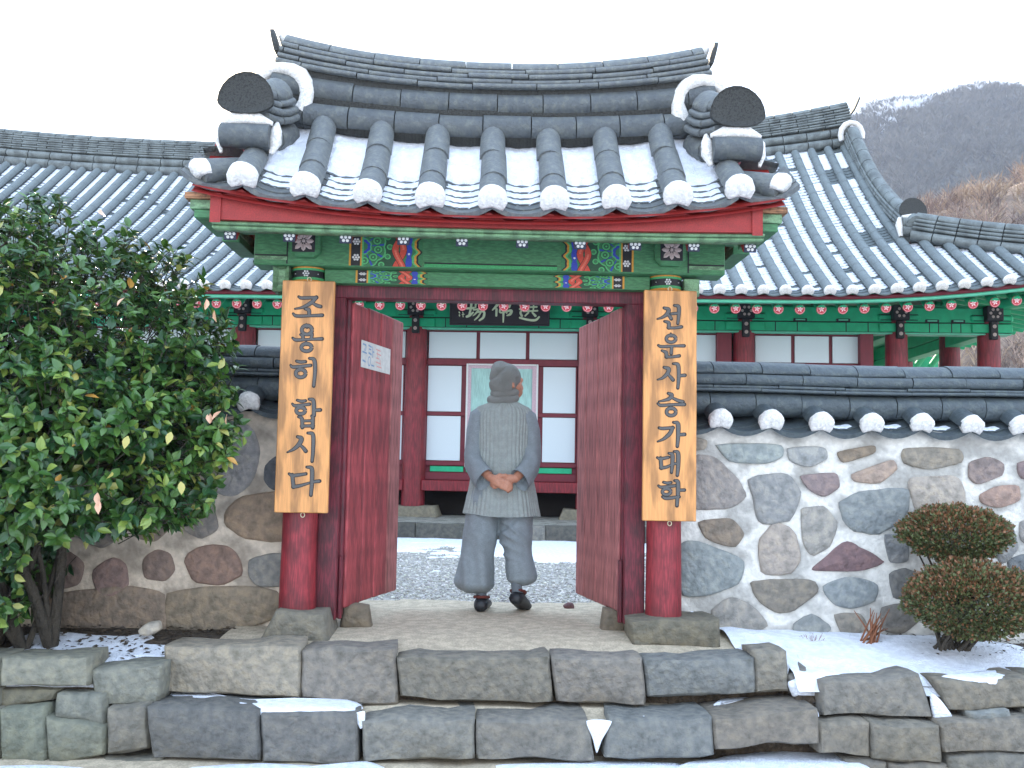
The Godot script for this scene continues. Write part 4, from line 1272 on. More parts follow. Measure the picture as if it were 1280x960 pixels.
func build_ground() -> void:
	kind(sheet("ground", -1500, 1500, -1500, 60, 12, 12, func(_x, _z): return -0.67, M.snowy_ground), "structure")
	kind(slab("courtyard", Vector3(-40, -0.66, -60), Vector3(40, -0.012, -0.3), M.yard, self, 0.01), "structure")
	kind(sheet("path", -1.42, 1.6, -1.5, 0.46, 60, 36, func(x, z): return -0.002 - 0.04 * smoothstep(0.0, 0.5, z) + 0.007 * rough_noise.get_noise_3d(x * 120, z * 120, 8) + 0.004 * rough_noise.get_noise_3d(x * 500, z * 500, 8) - (0.03 if z < -1.44 + 0.05 * sin(x * 5.0) else 0.0), M.cement), "structure")
	kind(sheet("earth", -6.0, -1.30, -0.3, 0.72, 120, 40, func(x, z): return terrace(x, z) if z < front_edge(x) else NAN, M.soil), "structure")
	kind(sheet("earth", 1.45, 6.4, -0.3, 0.68, 120, 40, func(x, z): return terrace(x, z) - 0.01 if z < front_edge(x) else NAN, M.soil), "structure")
	# snow
	var cover := func(x: float, z: float, k: float) -> float:
		return k + 0.9 * rough_noise.get_noise_3d(x * 55, z * 80, 71) + 0.5 * rough_noise.get_noise_3d(x * 260, z * 300, 17)
	kind(sheet("snow", 1.40, 6.2, -0.22, 0.70, 260, 70, func(x, z):
		var k: float = 0.85 - 1.2 * smoothstep(2.75, 3.5, x) * smoothstep(0.3, 0.0, z) - 0.9 * smoothstep(1.9, 2.6, x) * smoothstep(0.02, -0.2, z) - 0.5 * smoothstep(3.0, 3.5, x)
		var c: float = cover.call(x, z, k)
		if z > front_edge(x) + 0.03: return NAN
		return terrace(x, z) - 0.022 - 0.07 * smoothstep(front_edge(x) - 0.07, front_edge(x) + 0.03, z) + 0.045 * smoothstep(-0.02, 0.35, c) + 0.02 * smoothstep(-0.1, 0.5, c) * smoothstep(0.8, 0.0, x - 1.4), M.snow), "structure")
	kind(sheet("snow", -2.9, -1.28, -0.2, 0.72, 150, 80, func(x, z):
		var k: float = 0.28 + 0.35 * smoothstep(0.2, 0.45, z) - 0.9 * smoothstep(-2.35, -2.7, x) - 1.0 * smoothstep(0.1, -0.12, z) - 0.5 * smoothstep(-1.75, -1.35, x)
		var c: float = cover.call(x, z, k)
		if z > front_edge(x) + 0.03: return NAN
		return terrace(x, z) - 0.02 - 0.07 * smoothstep(front_edge(x) - 0.07, front_edge(x) + 0.03, z) + 0.036 * smoothstep(-0.02, 0.3, c), M.snow), "structure")
	kind(sheet("snow", -3.2, 3.4, -7.4, -3.2, 220, 170, func(x, z):
		var k: float = 0.72 * smoothstep(-4.0, -4.9, z) - 0.50 + 0.25 * smoothstep(-5.0, -6.5, z)
		var c: float = k + 0.7 * rough_noise.get_noise_3d(x * 40, z * 60, 5) + 0.5 * rough_noise.get_noise_3d(x * 220, z * 260, 27)
		return -0.035 + 0.045 * smoothstep(-0.05, 0.3, c) + 0.006 * rough_noise.get_noise_3d(x * 300, z * 300, 5), M.snow), "structure")
	for s in [[[[193, 872], [215, 860], [255, 872], [330, 880], [445, 878], [447, 890], [380, 893], [325, 891], [250, 887], [194, 886]], -0.262, 0.024], [[[897, 876], [960, 868], [1012, 862], [1030, 876], [1022, 893], [985, 886], [930, 881], [893, 884]], -0.262, 0.024], [[[893, 894], [912, 886], [926, 889], [915, 897], [896, 899]], -0.268, 0.01], [[[840, 962], [900, 950], [960, 942], [1020, 934], [1058, 948], [1090, 962], [1100, 1000], [850, 1000]], -0.485, 0.025], [[[230, 962], [330, 956], [400, 960], [470, 954], [480, 975], [240, 985]], -0.488, 0.016], [[[-40, 962], [60, 958], [120, 966], [60, 1000], [-60, 1000]], -0.488, 0.016], [[[620, 958], [700, 955], [770, 953], [850, 956], [830, 968], [640, 970]], -0.488, 0.012], [[[375, 818], [395, 812], [440, 811], [492, 810], [480, 814], [400, 818]], -0.035, 0.006], [[[852, 772], [862, 765], [876, 767], [882, 776], [866, 779], [853, 777]], 0.10, 0.018], [[[800, 896], [850, 894], [888, 892], [888, 898], [820, 900]], -0.27, 0.006], [[[1175, 848], [1225, 842], [1290, 836], [1300, 850], [1230, 854]], -0.09, 0.02]]:
		kind(lump(on_level(s[0], s[1]), s[2], M.snow, self, Vector3.UP), "structure")
	for s in [[[[733, 901], [765, 901], [752, 926], [746, 942], [741, 924]], 0.80, 0.008], [[[443, 893], [456, 889], [455, 906], [450, 911]], 0.79, 0.004], [[[986, 852], [1012, 842], [1036, 850], [1036, 890], [1022, 898], [1006, 880], [990, 868]], 0.55, 0.03], [[[1163, 868], [1172, 872], [1190, 896], [1178, 910], [1168, 904]], 0.68, 0.02]]:
		kind(lump(px_loop(s[0], 0, 0, 1, s[1]), s[2], M.snow, self, Vector3(0, 0.3, 0.95)), "structure")
	# loose pebbles of the courtyard
	var ps := S()
	ps.set_smooth_group(0)
	var top := ring(Vector3(0, 0.3, 0), Vector3(0.34, 0.05, 0), Vector3(0, -0.03, 0.3), 5)
	var wide := ring(Vector3.ZERO, Vector3(0.55, 0, 0), Vector3(0, 0, 0.5), 5)
	var low := ring(Vector3(0, -0.3, 0), Vector3(0.3, 0, 0), Vector3(0, 0, 0.3), 5)
	loft(ps, [low, wide, top])
	var where := []
	var tints := []
	for i in 15000:
		var z := -1.42 - pow(rng.randf(), 1.3) * 5.2
		var x := rng.randf_range(-2.3, 2.7) * (1.0 - z * 0.06)
		var s := rng.randf_range(0.010, 0.028)
		if rng.randf() < 0.02: s *= 1.7
		where.append(Transform3D(Basis.from_euler(Vector3(rng.randf() * 0.8, rng.randf() * TAU, rng.randf() * 0.8)).scaled(Vector3(s, s * 0.8, s)), Vector3(x, -0.008, z)))
		var g := rng.randf_range(0.34, 0.85)
		tints.append(Color(g, g * rng.randf_range(0.92, 0.99), g * rng.randf_range(0.78, 0.94)))
	var peb := many("gravel", mesh_of(ps), M.pebble, where, tints)
	tag(peb, "loose grey gravel covering the courtyard beyond the gate", "gravel")
	# litter under the bush
	var ls := S()
	ls.set_smooth_group(-1)
	tri(ls, Vector3(-0.5, 0, 0), Vector3(0, 0.12, 0.22), Vector3(0.5, 0, 0), Vector3.UP)
	tri(ls, Vector3(-0.5, 0, 0), Vector3(0.5, 0, 0), Vector3(0, 0.1, -0.2), Vector3.UP)
	where = []; tints = []
	for i in 1600:
		var right := i > 900
		var x := rng.randf_range(2.2, 4.2) if right else rng.randf_range(-3.4, -1.35)
		var z := rng.randf_range(-0.18, 0.25) if right else rng.randf_range(-0.16, 0.52)
		if not right and rng.randf() < smoothstep(0.2, 0.5, z) * 0.8: continue
		if right and x < 2.7 and rng.randf() < 0.6: continue
		var s := rng.randf_range(0.015, 0.055)
		where.append(Transform3D(Basis.from_euler(Vector3(rng.randf_range(-0.5, 0.5), rng.randf() * TAU, rng.randf_range(-0.5, 0.5))).scaled(Vector3.ONE * s), Vector3(x, terrace(x, z) + 0.018, z)))
		tints.append(lin(84, 70, 54).lerp(lin(52, 46, 38), rng.randf()))
	tag(many("leaf_litter", mesh_of(ls), M.small_leaf, where, tints), "dead brown leaves scattered over the earth below the walls", "leaf litter")
	# a few loose stones
	for r in [[[[176, 786], [186, 778], [200, 776], [202, 786], [190, 793], [178, 792]], 0.12, "small pale stone lying at the foot of the left wall", [170, 160, 146]], [[[704, 757], [710, 753], [716, 754], [717, 760], [708, 761]], -1.15, "reddish chip of tile on the gravel right of the person", [110, 62, 66]]]:
		var loop := px_loop(r[0], 0, 0, 1, r[1])
		var n := thing("loose_stone", r[2], "stone")
		wall_stone(n, loop, r[1], 0.05, rock_tint(r[3]))

# ---------------------------------------------------------------- the hall

func hall_surf(x: float, t: float) -> Vector3:   # the hall's front slope, in the hall's own measure
	var e := 3.285 + 0.6 * pow(maxf(x - 4.0, 0.0) / 5.1, 2.0) + 0.6 * pow(maxf(-x - 10.0, 0.0) / 5.1, 2.0)
	var r := 6.15 + 0.0072 * (x + 3.5) * (x + 3.5)
	return Vector3(x, lerpf(e, r, t - 0.07 * sin(PI * t)), lerpf(1.92, -2.65, t))

func build_hall() -> void:
	var hall := thing("temple_hall", "long temple hall behind the gate with red columns and a snow-striped grey tile roof", "temple hall", Vector3(0.275, 0, -9.298), deg_to_rad(-4.5))
	# terrace of stone
	var base := part("stone_base", hall)
	slab("base_top", Vector3(-13.5, 0.0, -6.5), Vector3(9.0, 0.196, 1.85), M.pale_stone, base, 0.01)
	var x := -7.0
	while x < 5.0:
		var l := rng.randf_range(0.5, 1.15)
		var g := rng.randi_range(-46, 26)
		block(base, [Vector3(x, 0.2, 2.0), Vector3(x + l - 0.012, 0.2, 2.0), Vector3(x + l - 0.012, -0.03, 2.0), Vector3(x, -0.03, 2.0)], 0.2, lin(138 + g, 138 + g, 134 + g), "kerb_stone", 0.012)
		x += l
	# columns
	var xs := [-11.9, -9.25, -6.6, -3.97, -1.325, 1.29, 3.59, 5.83, 7.17]
	for cx in xs:
		build_column(hall, Vector3(cx, 0, 0))
	for z in [-1.5, -3.7, -5.3]: build_column(hall, Vector3(7.17, 0, z), false)
	for z in [-5.3]:
		for cx in [5.83, 3.59]: build_column(hall, Vector3(cx, 0, z), false)
	# walls between the columns
	for i in 6: build_bay(hall, xs[i] + 0.16, xs[i + 1] - 0.16, i == 4)
	build_bay(hall, xs[6] + 0.16, 5.46, false)
	slab("corner_post", Vector3(5.28, 0.35, -0.12), Vector3(5.47, 3.02, 0.09), M.hall_red_dark, hall)
	slab("corner_post", Vector3(3.18, 0.35, -0.12), Vector3(3.40, 3.02, 0.07), M.hall_red_dark, hall)
	slab("side_wall", Vector3(5.36, 0.2, -5.2), Vector3(5.46, 3.4, -0.12), M.hall_white, hall)
	slab("side_wall", Vector3(-12.0, 0.2, -5.2), Vector3(-11.9, 3.4, -0.12), M.hall_white, hall)
	slab("rear_wall", Vector3(-12.0, 0.2, -5.3), Vector3(5.46, 3.4, -5.2), M.hall_white, hall)
	slab("ceiling", Vector3(-12.0, 3.42, -5.3), Vector3(5.46, 3.46, -0.1), M.hall_green, hall)
	slab("ceiling", Vector3(5.46, 3.42, -5.3), Vector3(7.3, 3.46, 0.0), M.hall_green, hall)
	slab("veranda_floor", Vector3(5.46, 0.55, -5.3), Vector3(7.3, 0.66, 0.1), M.hall_red_dark, hall)
	# beams along the front
	for b in [[3.005, 3.03, 0.125, M.hall_green_pale], [3.03, 3.17, 0.12, M.hall_green], [3.185, 3.40, 0.115, M.hall_green]]:
		slab("beam", Vector3(-12.1, b[0], -0.11), Vector3(7.45, b[1], b[2]), b[3], hall, 0.006)
	slab("black_line", Vector3(-12.1, 3.172, -0.1), Vector3(7.45, 3.183, 0.118), M.black, hall, 0.001)
	slab("black_line", Vector3(-12.1, 3.028, 0.1), Vector3(7.45, 3.034, 0.127), M.black, hall, 0.001)
	for b in [[3.005, 3.17], [3.185, 3.4]]:
		slab("side_beam", Vector3(7.06, b[0], -5.3), Vector3(7.28, b[1], -0.12), M.hall_green, hall)
		slab("rear_beam", Vector3(-12.1, b[0], -5.4), Vector3(7.4, b[1], -5.2), M.hall_green, hall)
		slab("cross_beam", Vector3(5.72, b[0], -5.2), Vector3(5.94, b[1], -0.12), M.hall_green, hall)
	for i in xs.size() - 1:
		var a: float = xs[i]
		var b: float = xs[i + 1]
		for e in [0.38, 0.78]:
			for q in [a + 0.14 + e * 0.8, b - 0.14 - e * 0.8]:
				slab("black_line", Vector3(q - 0.007, 3.035, 0.12), Vector3(q + 0.007, 3.168, 0.1225), M.black, hall, 0.0008)
		if i != 4:
			for q in [0.36, 0.64]:
				var m: float = lerpf(a, b, q)
				var st := S()
				cbox(st, Vector3(0.20, 0.05, 0.02), 0.015, at(Vector3(m, 3.20, 0.125)))
				var br := obj("small_bracket", st, M.black, hall)
				st = S()
				cbox(st, Vector3(0.14, 0.022, 0.01), 0.004, at(Vector3(m, 3.205, 0.137)))
				obj("bracket_paint", st, M.hall_green_pale, br)
	# rafters with flowered ends
	var end := S()
	tube(end, [Vector3.ZERO, Vector3(0, 0, 0.008)], [0.068, 0.066], 18)
	var end_mesh := mesh_of(end)
	var star := S()
	star.set_smooth_group(-1)
	for k in 5:
		var a := TAU * k / 5 + PI / 2
		var d := Vector3(cos(a), sin(a), 0)
		var s := Vector3(-sin(a), cos(a), 0)
		tri(star, Vector3(0, 0, 0.003), d * 0.022 + s * 0.010, d * 0.044, Vector3.BACK)
		tri(star, Vector3(0, 0, 0.003), d * 0.022 - s * 0.010, d * 0.044, Vector3.BACK)
	var star_mesh := mesh_of(star)
	var rim := S()
	for k in 20:
		var a := TAU * k / 20
		var b := TAU * (k + 0.55) / 20
		quad(rim, Vector3(cos(a), sin(a), 0) * 0.062, Vector3(cos(b), sin(b), 0) * 0.062, Vector3(cos(b), sin(b), 0) * 0.055, Vector3(cos(a), sin(a), 0) * 0.055, Vector3.BACK)
	var rim_mesh := mesh_of(rim)
	var bar := S()
	tube(bar, [Vector3.ZERO, Vector3(0, 0, -4.6)], [0.066, 0.07], 10)
	var bar_mesh := mesh_of(bar)
	bar = S()
	tube(bar, [Vector3.ZERO, Vector3(0, 0, -1.75)], [0.066, 0.07], 10)
	var short_bar := mesh_of(bar)
	var n := 0
	x = -11.8
	while x < 8.4:
		var e := hall_surf(x, 0)
		var a := Vector3(x, e.y - 0.165 - 0.1 * smoothstep(5.0, 9.0, x), 1.60)
		var b := Vector3(x, hall_surf(minf(x, 7.0), 0.95).y - 0.30, -2.4)
		var r := part("rafter", hall)
		var room := 1.0 if x < 5.9 else clampf((1.5 - (0.35 + (x - 5.95) * 0.51)) / 4.0, 0.02, 1.0)
		put("bar", bar_mesh, M.hall_green, r, along(a, b) * at(Vector3.ZERO, Vector3.ZERO, Vector3(1, 1, room)))
		put("red_end", end_mesh, M.flower_red, r, at(a + Vector3(0, 0, 0.004), Vector3(0.2, 0, 0)))
		put("star", star_mesh, M.flower_pink, r, at(a + Vector3(0, 0, 0.0135), Vector3(0.2, 0, 0.3 * sin(n))))
		put("rim_dots", rim_mesh, M.flower_pink, r, at(a + Vector3(0, 0, 0.0138), Vector3(0.2, 0, 0)))
		n += 1
		x += 0.283
	for k in 18:   # side and rear rafters, seen from below at the open corner
		var z := 0.25 - k * 0.32
		var r := part("rafter", hall)
		put("bar", short_bar, M.hall_green, r, along(Vector3(8.85, 3.50, z), Vector3(5.8, 4.02, z), 0.0, Vector3(0, 0, -1)))
	for k in 6:   # the fan under the corner
		var r := part("rafter", hall)
		var fan := S()
		tube(fan, [Vector3(7.2, 3.44, 0.1), Vector3(8.85, 3.55, 0.4 + k * 0.22)] if k < 4 else [Vector3(7.2, 3.44, 0.1), Vector3(8.3 - (k - 4) * 0.5, 3.5, 1.55)], [0.07, 0.062], 10)
		obj("bar", fan, M.hall_green, r)
	for k in 16:
		var r := part("rafter", hall)
		put("bar", short_bar, M.hall_green, r, along(Vector3(4.2 + k * 0.3, 3.12, -6.9), Vector3(4.2 + k * 0.3, 4.5, -3.5), 0.0, Vector3(-1, 0, 0)))
	slab("rear_eave_board", Vector3(-12.5, 2.84, -7.05), Vector3(9.0, 3.5, -7.0), M.hall_green, hall)
	# boards at the eave
	for b in [[-0.06, 0.03, 1.80, 0.03, M.hall_red_dark], [-0.108, 0.022, 1.74, 0.05, M.hall_green_pale]]:
		course("eave_strip", func(s):
			var p := hall_surf(lerpf(-13, 9.0, s), 0.0)
			return Vector3(p.x, p.y + b[0] + 0.02, b[2]), Vector3.BACK, 0.0, 1.0, [Vector2(-b[3], -b[1]), Vector2(b[3], -b[1]), Vector2(b[3], b[1]), Vector2(-b[3], b[1])], b[4], hall, 40)
	build_hall_roof(hall)
	# name board
	var o := Vector3(0.275, 0, -9.298)
	var turn := deg_to_rad(-4.5)
	var plaque := thing("name_board", "dark board with pale green brushed characters under the eave of the hall", "name board", o, turn)
	var tilt := Transform3D(Basis(Vector3.RIGHT, 0.12), Vector3(-0.055, 3.255, 0.30))
	var st := S()
	cbox(st, Vector3(1.44, 0.40, 0.04), 0.008, tilt)
	obj("board", st, M.plaque, plaque)
	for q in [[Vector3(1.46, 0.03, 0.05), Vector3(0, 0.2, 0)], [Vector3(1.46, 0.03, 0.05), Vector3(0, -0.2, 0)], [Vector3(0.03, 0.43, 0.05), Vector3(-0.73, 0, 0)], [Vector3(0.03, 0.43, 0.05), Vector3(0.73, 0, 0)]]:
		st = S()
		cbox(st, q[0], 0.006, tilt * Transform3D(Basis(), q[1]))
		obj("frame", st, M.plaque, plaque)
	var place := func(p: Vector2, h: float) -> Vector3:
		return tilt * Vector3((p.x - 608.0) * 0.00133, (200.0 - p.y) * 0.00133 - 0.012, 0.0205 + h)
	strokes(plaque, [[[292, 70, 22], [288, 150, 24], [268, 240, 22]], [[245, 165, 22], [318, 158, 22]], [[242, 256, 24], [275, 240, 28], [312, 208, 16]], [[345, 62, 18], [338, 150, 18]], [[345, 66, 18], [412, 62, 20], [405, 150, 18]], [[345, 108, 14], [405, 104, 14]], [[318, 178, 18], [425, 165, 18]], [[372, 180, 18], [340, 220, 18], [312, 245, 8]], [[360, 205, 18], [432, 198, 24], [428, 260, 26], [385, 296, 18]], [[395, 212, 16], [368, 256, 18], [330, 292, 12]]], place, 1, "letter", 1.0, M.gold_paint, M.gold_paint)
	strokes(plaque, [[[606, 80, 30], [575, 130, 28], [530, 178, 14]], [[574, 170, 24], [572, 240, 22]], [[612, 110, 16], [722, 100, 20], [718, 145, 18]], [[622, 150, 16], [716, 146, 16]], [[620, 152, 18], [612, 198, 22], [640, 206, 16], [736, 182, 26], [728, 222, 28], [694, 238, 14]], [[648, 80, 20], [652, 200, 24], [650, 312, 12]], [[690, 80, 18], [688, 210, 18]]], place, 1, "letter", 1.0, M.gold_paint, M.gold_paint)
	strokes(plaque, [[[838, 120, 24], [856, 136, 22]], [[834, 166, 18], [862, 168, 22], [842, 205, 22], [858, 240, 24]], [[836, 262, 20], [930, 284, 22], [1010, 286, 24], [1050, 252, 18]], [[900, 62, 16], [950, 62, 18], [940, 96, 14]], [[900, 66, 14], [904, 112, 14], [950, 110, 14]], [[975, 62, 16], [1022, 62, 18], [1016, 96, 14]], [[972, 66, 14], [976, 112, 14], [1020, 108, 14]], [[890, 145, 16], [1022, 140, 18]], [[880, 190, 16], [1030, 182, 18]], [[930, 118, 14], [932, 188, 16]], [[988, 118, 14], [984, 186, 16]], [[930, 205, 18], [896, 240, 16]], [[976, 204, 18], [1008, 238, 26]]], place, 1, "letter", 1.0, M.gold_paint, M.gold_paint)
	strokes(plaque, [[[154, 206, 10], [160, 214, 14]], [[158, 238, 12], [160, 248, 14]], [[195, 206, 8], [200, 222, 10]], [[190, 234, 8], [212, 230, 8]], [[198, 236, 8], [200, 258, 10]]], place, 1, "letter", 0.5, M.gold_paint, M.gold_paint)

func build_column(hall: Node3D, c: Vector3, capital := true) -> void:
	var col_ := part("column", hall)
	var st := S()
	tube(st, [c + Vector3(0, 0.345, 0), c + Vector3(0, 1.6, 0), c + Vector3(0, 3.2, 0)], [0.178, 0.17, 0.155], 24)
	obj("shaft", st, M.hall_red, col_)
	block(hall, [c + Vector3(-0.36, 0.35, 0.3), c + Vector3(0.36, 0.35, 0.3), c + Vector3(0.42, 0.19, 0.34), c + Vector3(-0.42, 0.19, 0.34)], 0.62, lin(160, 154, 140), "plinth_stone", 0.015)
	if capital:
		slab("green_collar", c + Vector3(-0.29, 3.035, -0.13), c + Vector3(0.29, 3.165, 0.15), M.hall_green, col_, 0.01)
		slab("collar_arm", c + Vector3(-0.32, 3.19, -0.13), c + Vector3(0.32, 3.31, 0.145), M.hall_green, col_, 0.05)
		slab("black_line", c + Vector3(-0.27, 3.205, 0.145), c + Vector3(0.27, 3.215, 0.149), M.black, col_, 0.001)
		slab("black_line", c + Vector3(-0.27, 3.285, 0.145), c + Vector3(0.27, 3.295, 0.149), M.black, col_, 0.001)
		slab("bracket_tongue", c + Vector3(-0.055, 2.93, 0.1), c + Vector3(0.055, 3.20, 0.22), M.black, col_, 0.012)
		slab("bracket_head", c + Vector3(-0.12, 3.20, 0.1), c + Vector3(0.12, 3.42, 0.26), M.black, col_, 0.012)
		st = S()
		for k in [[0.0, 3.0, 0.028], [0.0, 3.12, 0.028]]: tube(st, [c + Vector3(k[0], k[1], 0.22), c + Vector3(k[0], k[1], 0.225)], [k[2], k[2]], 10)
		for k in 6:
			var a := TAU * k / 6
			tube(st, [c + Vector3(cos(a) * 0.065, 3.31 + sin(a) * 0.06, 0.26), c + Vector3(cos(a) * 0.065, 3.31 + sin(a) * 0.06, 0.265)], [0.022, 0.018], 8)
		obj("painted_dots", st, M.petal, col_)

func build_bay(hall: Node3D, a: float, b: float, center: bool) -> void:
	var bay := part("front_wall", hall)
	var w := b - a
	slab("backing", Vector3(a, 0.60, -0.12), Vector3(b, 3.02, -0.075), M.hall_red_dark, bay)
	for r in [[2.475, 2.57], [0.955, 1.02], [0.74, 0.85], [2.985, 3.004]]:
		slab("rail", Vector3(a, r[0], -0.075), Vector3(b, r[1], -0.022), M.hall_red_dark, bay)
	slab("sill_beam", Vector3(a - 0.02, 0.575, -0.11), Vector3(b + 0.02, 0.735, 0.13), M.hall_red, bay, 0.008)
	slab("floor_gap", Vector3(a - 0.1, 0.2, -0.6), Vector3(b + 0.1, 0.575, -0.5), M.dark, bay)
	# top row
	for k in 3:
		var x0 := a + 0.02 + k * (w - 0.04) / 3 + (0.028 if k > 0 else 0.0)
		var x1 := a + 0.02 + (k + 1) * (w - 0.04) / 3 - (0.028 if k < 2 else 0.0)
		slab("white_panel", Vector3(x0, 2.58, -0.075), Vector3(x1, 2.98, -0.042), M.hall_white, bay, 0.003)
	# two rows of paper panels left and right of the middle opening
	var e := 0.545
	for r in [[1.768, 2.462], [1.03, 1.70]]:
		slab("white_panel", Vector3(a + 0.02, r[0], -0.075), Vector3(a + w * 0.5 - e - 0.075, r[1], -0.042), M.hall_white, bay, 0.003)
		slab("white_panel", Vector3(a + w * 0.5 + e + 0.075, r[0], -0.075), Vector3(b - 0.02, r[1], -0.042), M.hall_white, bay, 0.003)
		for q in [a + 0.02, b - 0.02]:
			slab("stile", Vector3(q - 0.02, r[0], -0.075), Vector3(q + 0.0 if q > a + 0.5 else q, r[1], -0.03), M.hall_red_dark, bay, 0.002)
	slab("rail", Vector3(a, 1.705, -0.075), Vector3(a + w * 0.5 - e, 1.762, -0.026), M.hall_red_dark, bay)
	slab("rail", Vector3(a + w * 0.5 + e, 1.705, -0.075), Vector3(b, 1.762, -0.026), M.hall_red_dark, bay)
	for k in 4:
		var x0 := a + 0.06 + k * (w - 0.12) / 4 + 0.02
		slab("green_inset", Vector3(x0, 0.862, -0.075), Vector3(x0 + (w - 0.12) / 4 - 0.04, 0.945, -0.05), M.hall_green, bay, 0.003)
	var m := a + w * 0.5
	if center:
		# a plastic sheet hung over the doorway
		var cur := part("curtain", bay)
		var st := S()
		st.set_smooth_group(0)
		var g := []
		for j in 9:
			var row := []
			for i in 61:
				var x := lerpf(m - e + 0.05, m + e - 0.05, i / 60.0)
				row.append(Vector3(x, lerpf(2.44, 0.98, j / 8.0), -0.045 + 0.006 * sin(i * 1.7 + sin(j * 0.8)) + 0.004 * sin(i * 0.6) + 0.005 * rough_noise.get_noise_2d(i * 30, j * 60)))
			g.append(row)
		for j in 8:
			for i in 60: quad(st, g[j][i], g[j][i + 1], g[j + 1][i + 1], g[j + 1][i], Vector3.BACK)
		obj("plastic_sheet", st, M.curtain, cur)
		for q in [[Vector3(m - e, 0.94, -0.075), Vector3(m - e + 0.03, 2.50, -0.02), M.white], [Vector3(m + e - 0.03, 0.94, -0.075), Vector3(m + e, 2.50, -0.02), M.white], [Vector3(m - e + 0.03, 2.475, -0.06), Vector3(m + e - 0.03, 2.50, -0.019), M.white], [Vector3(m - e + 0.03, 0.94, -0.06), Vector3(m - e + 0.075, 2.475, -0.03), M.pinkish], [Vector3(m + e - 0.09, 0.94, -0.06), Vector3(m + e - 0.03, 2.475, -0.03), M.pinkish], [Vector3(m - e + 0.03, 2.43, -0.06), Vector3(m + e - 0.03, 2.475, -0.034), M.pinkish]]:
			slab("curtain_frame", q[0], q[1], q[2], cur, 0.003)
	else:
		for k in 2:
			for r in [[1.768, 2.462], [1.03, 1.70]]:
				slab("white_panel", Vector3(m - e + 0.03 + k * e, r[0], -0.075), Vector3(m - 0.03 + k * e, r[1], -0.042), M.hall_white, bay, 0.003)

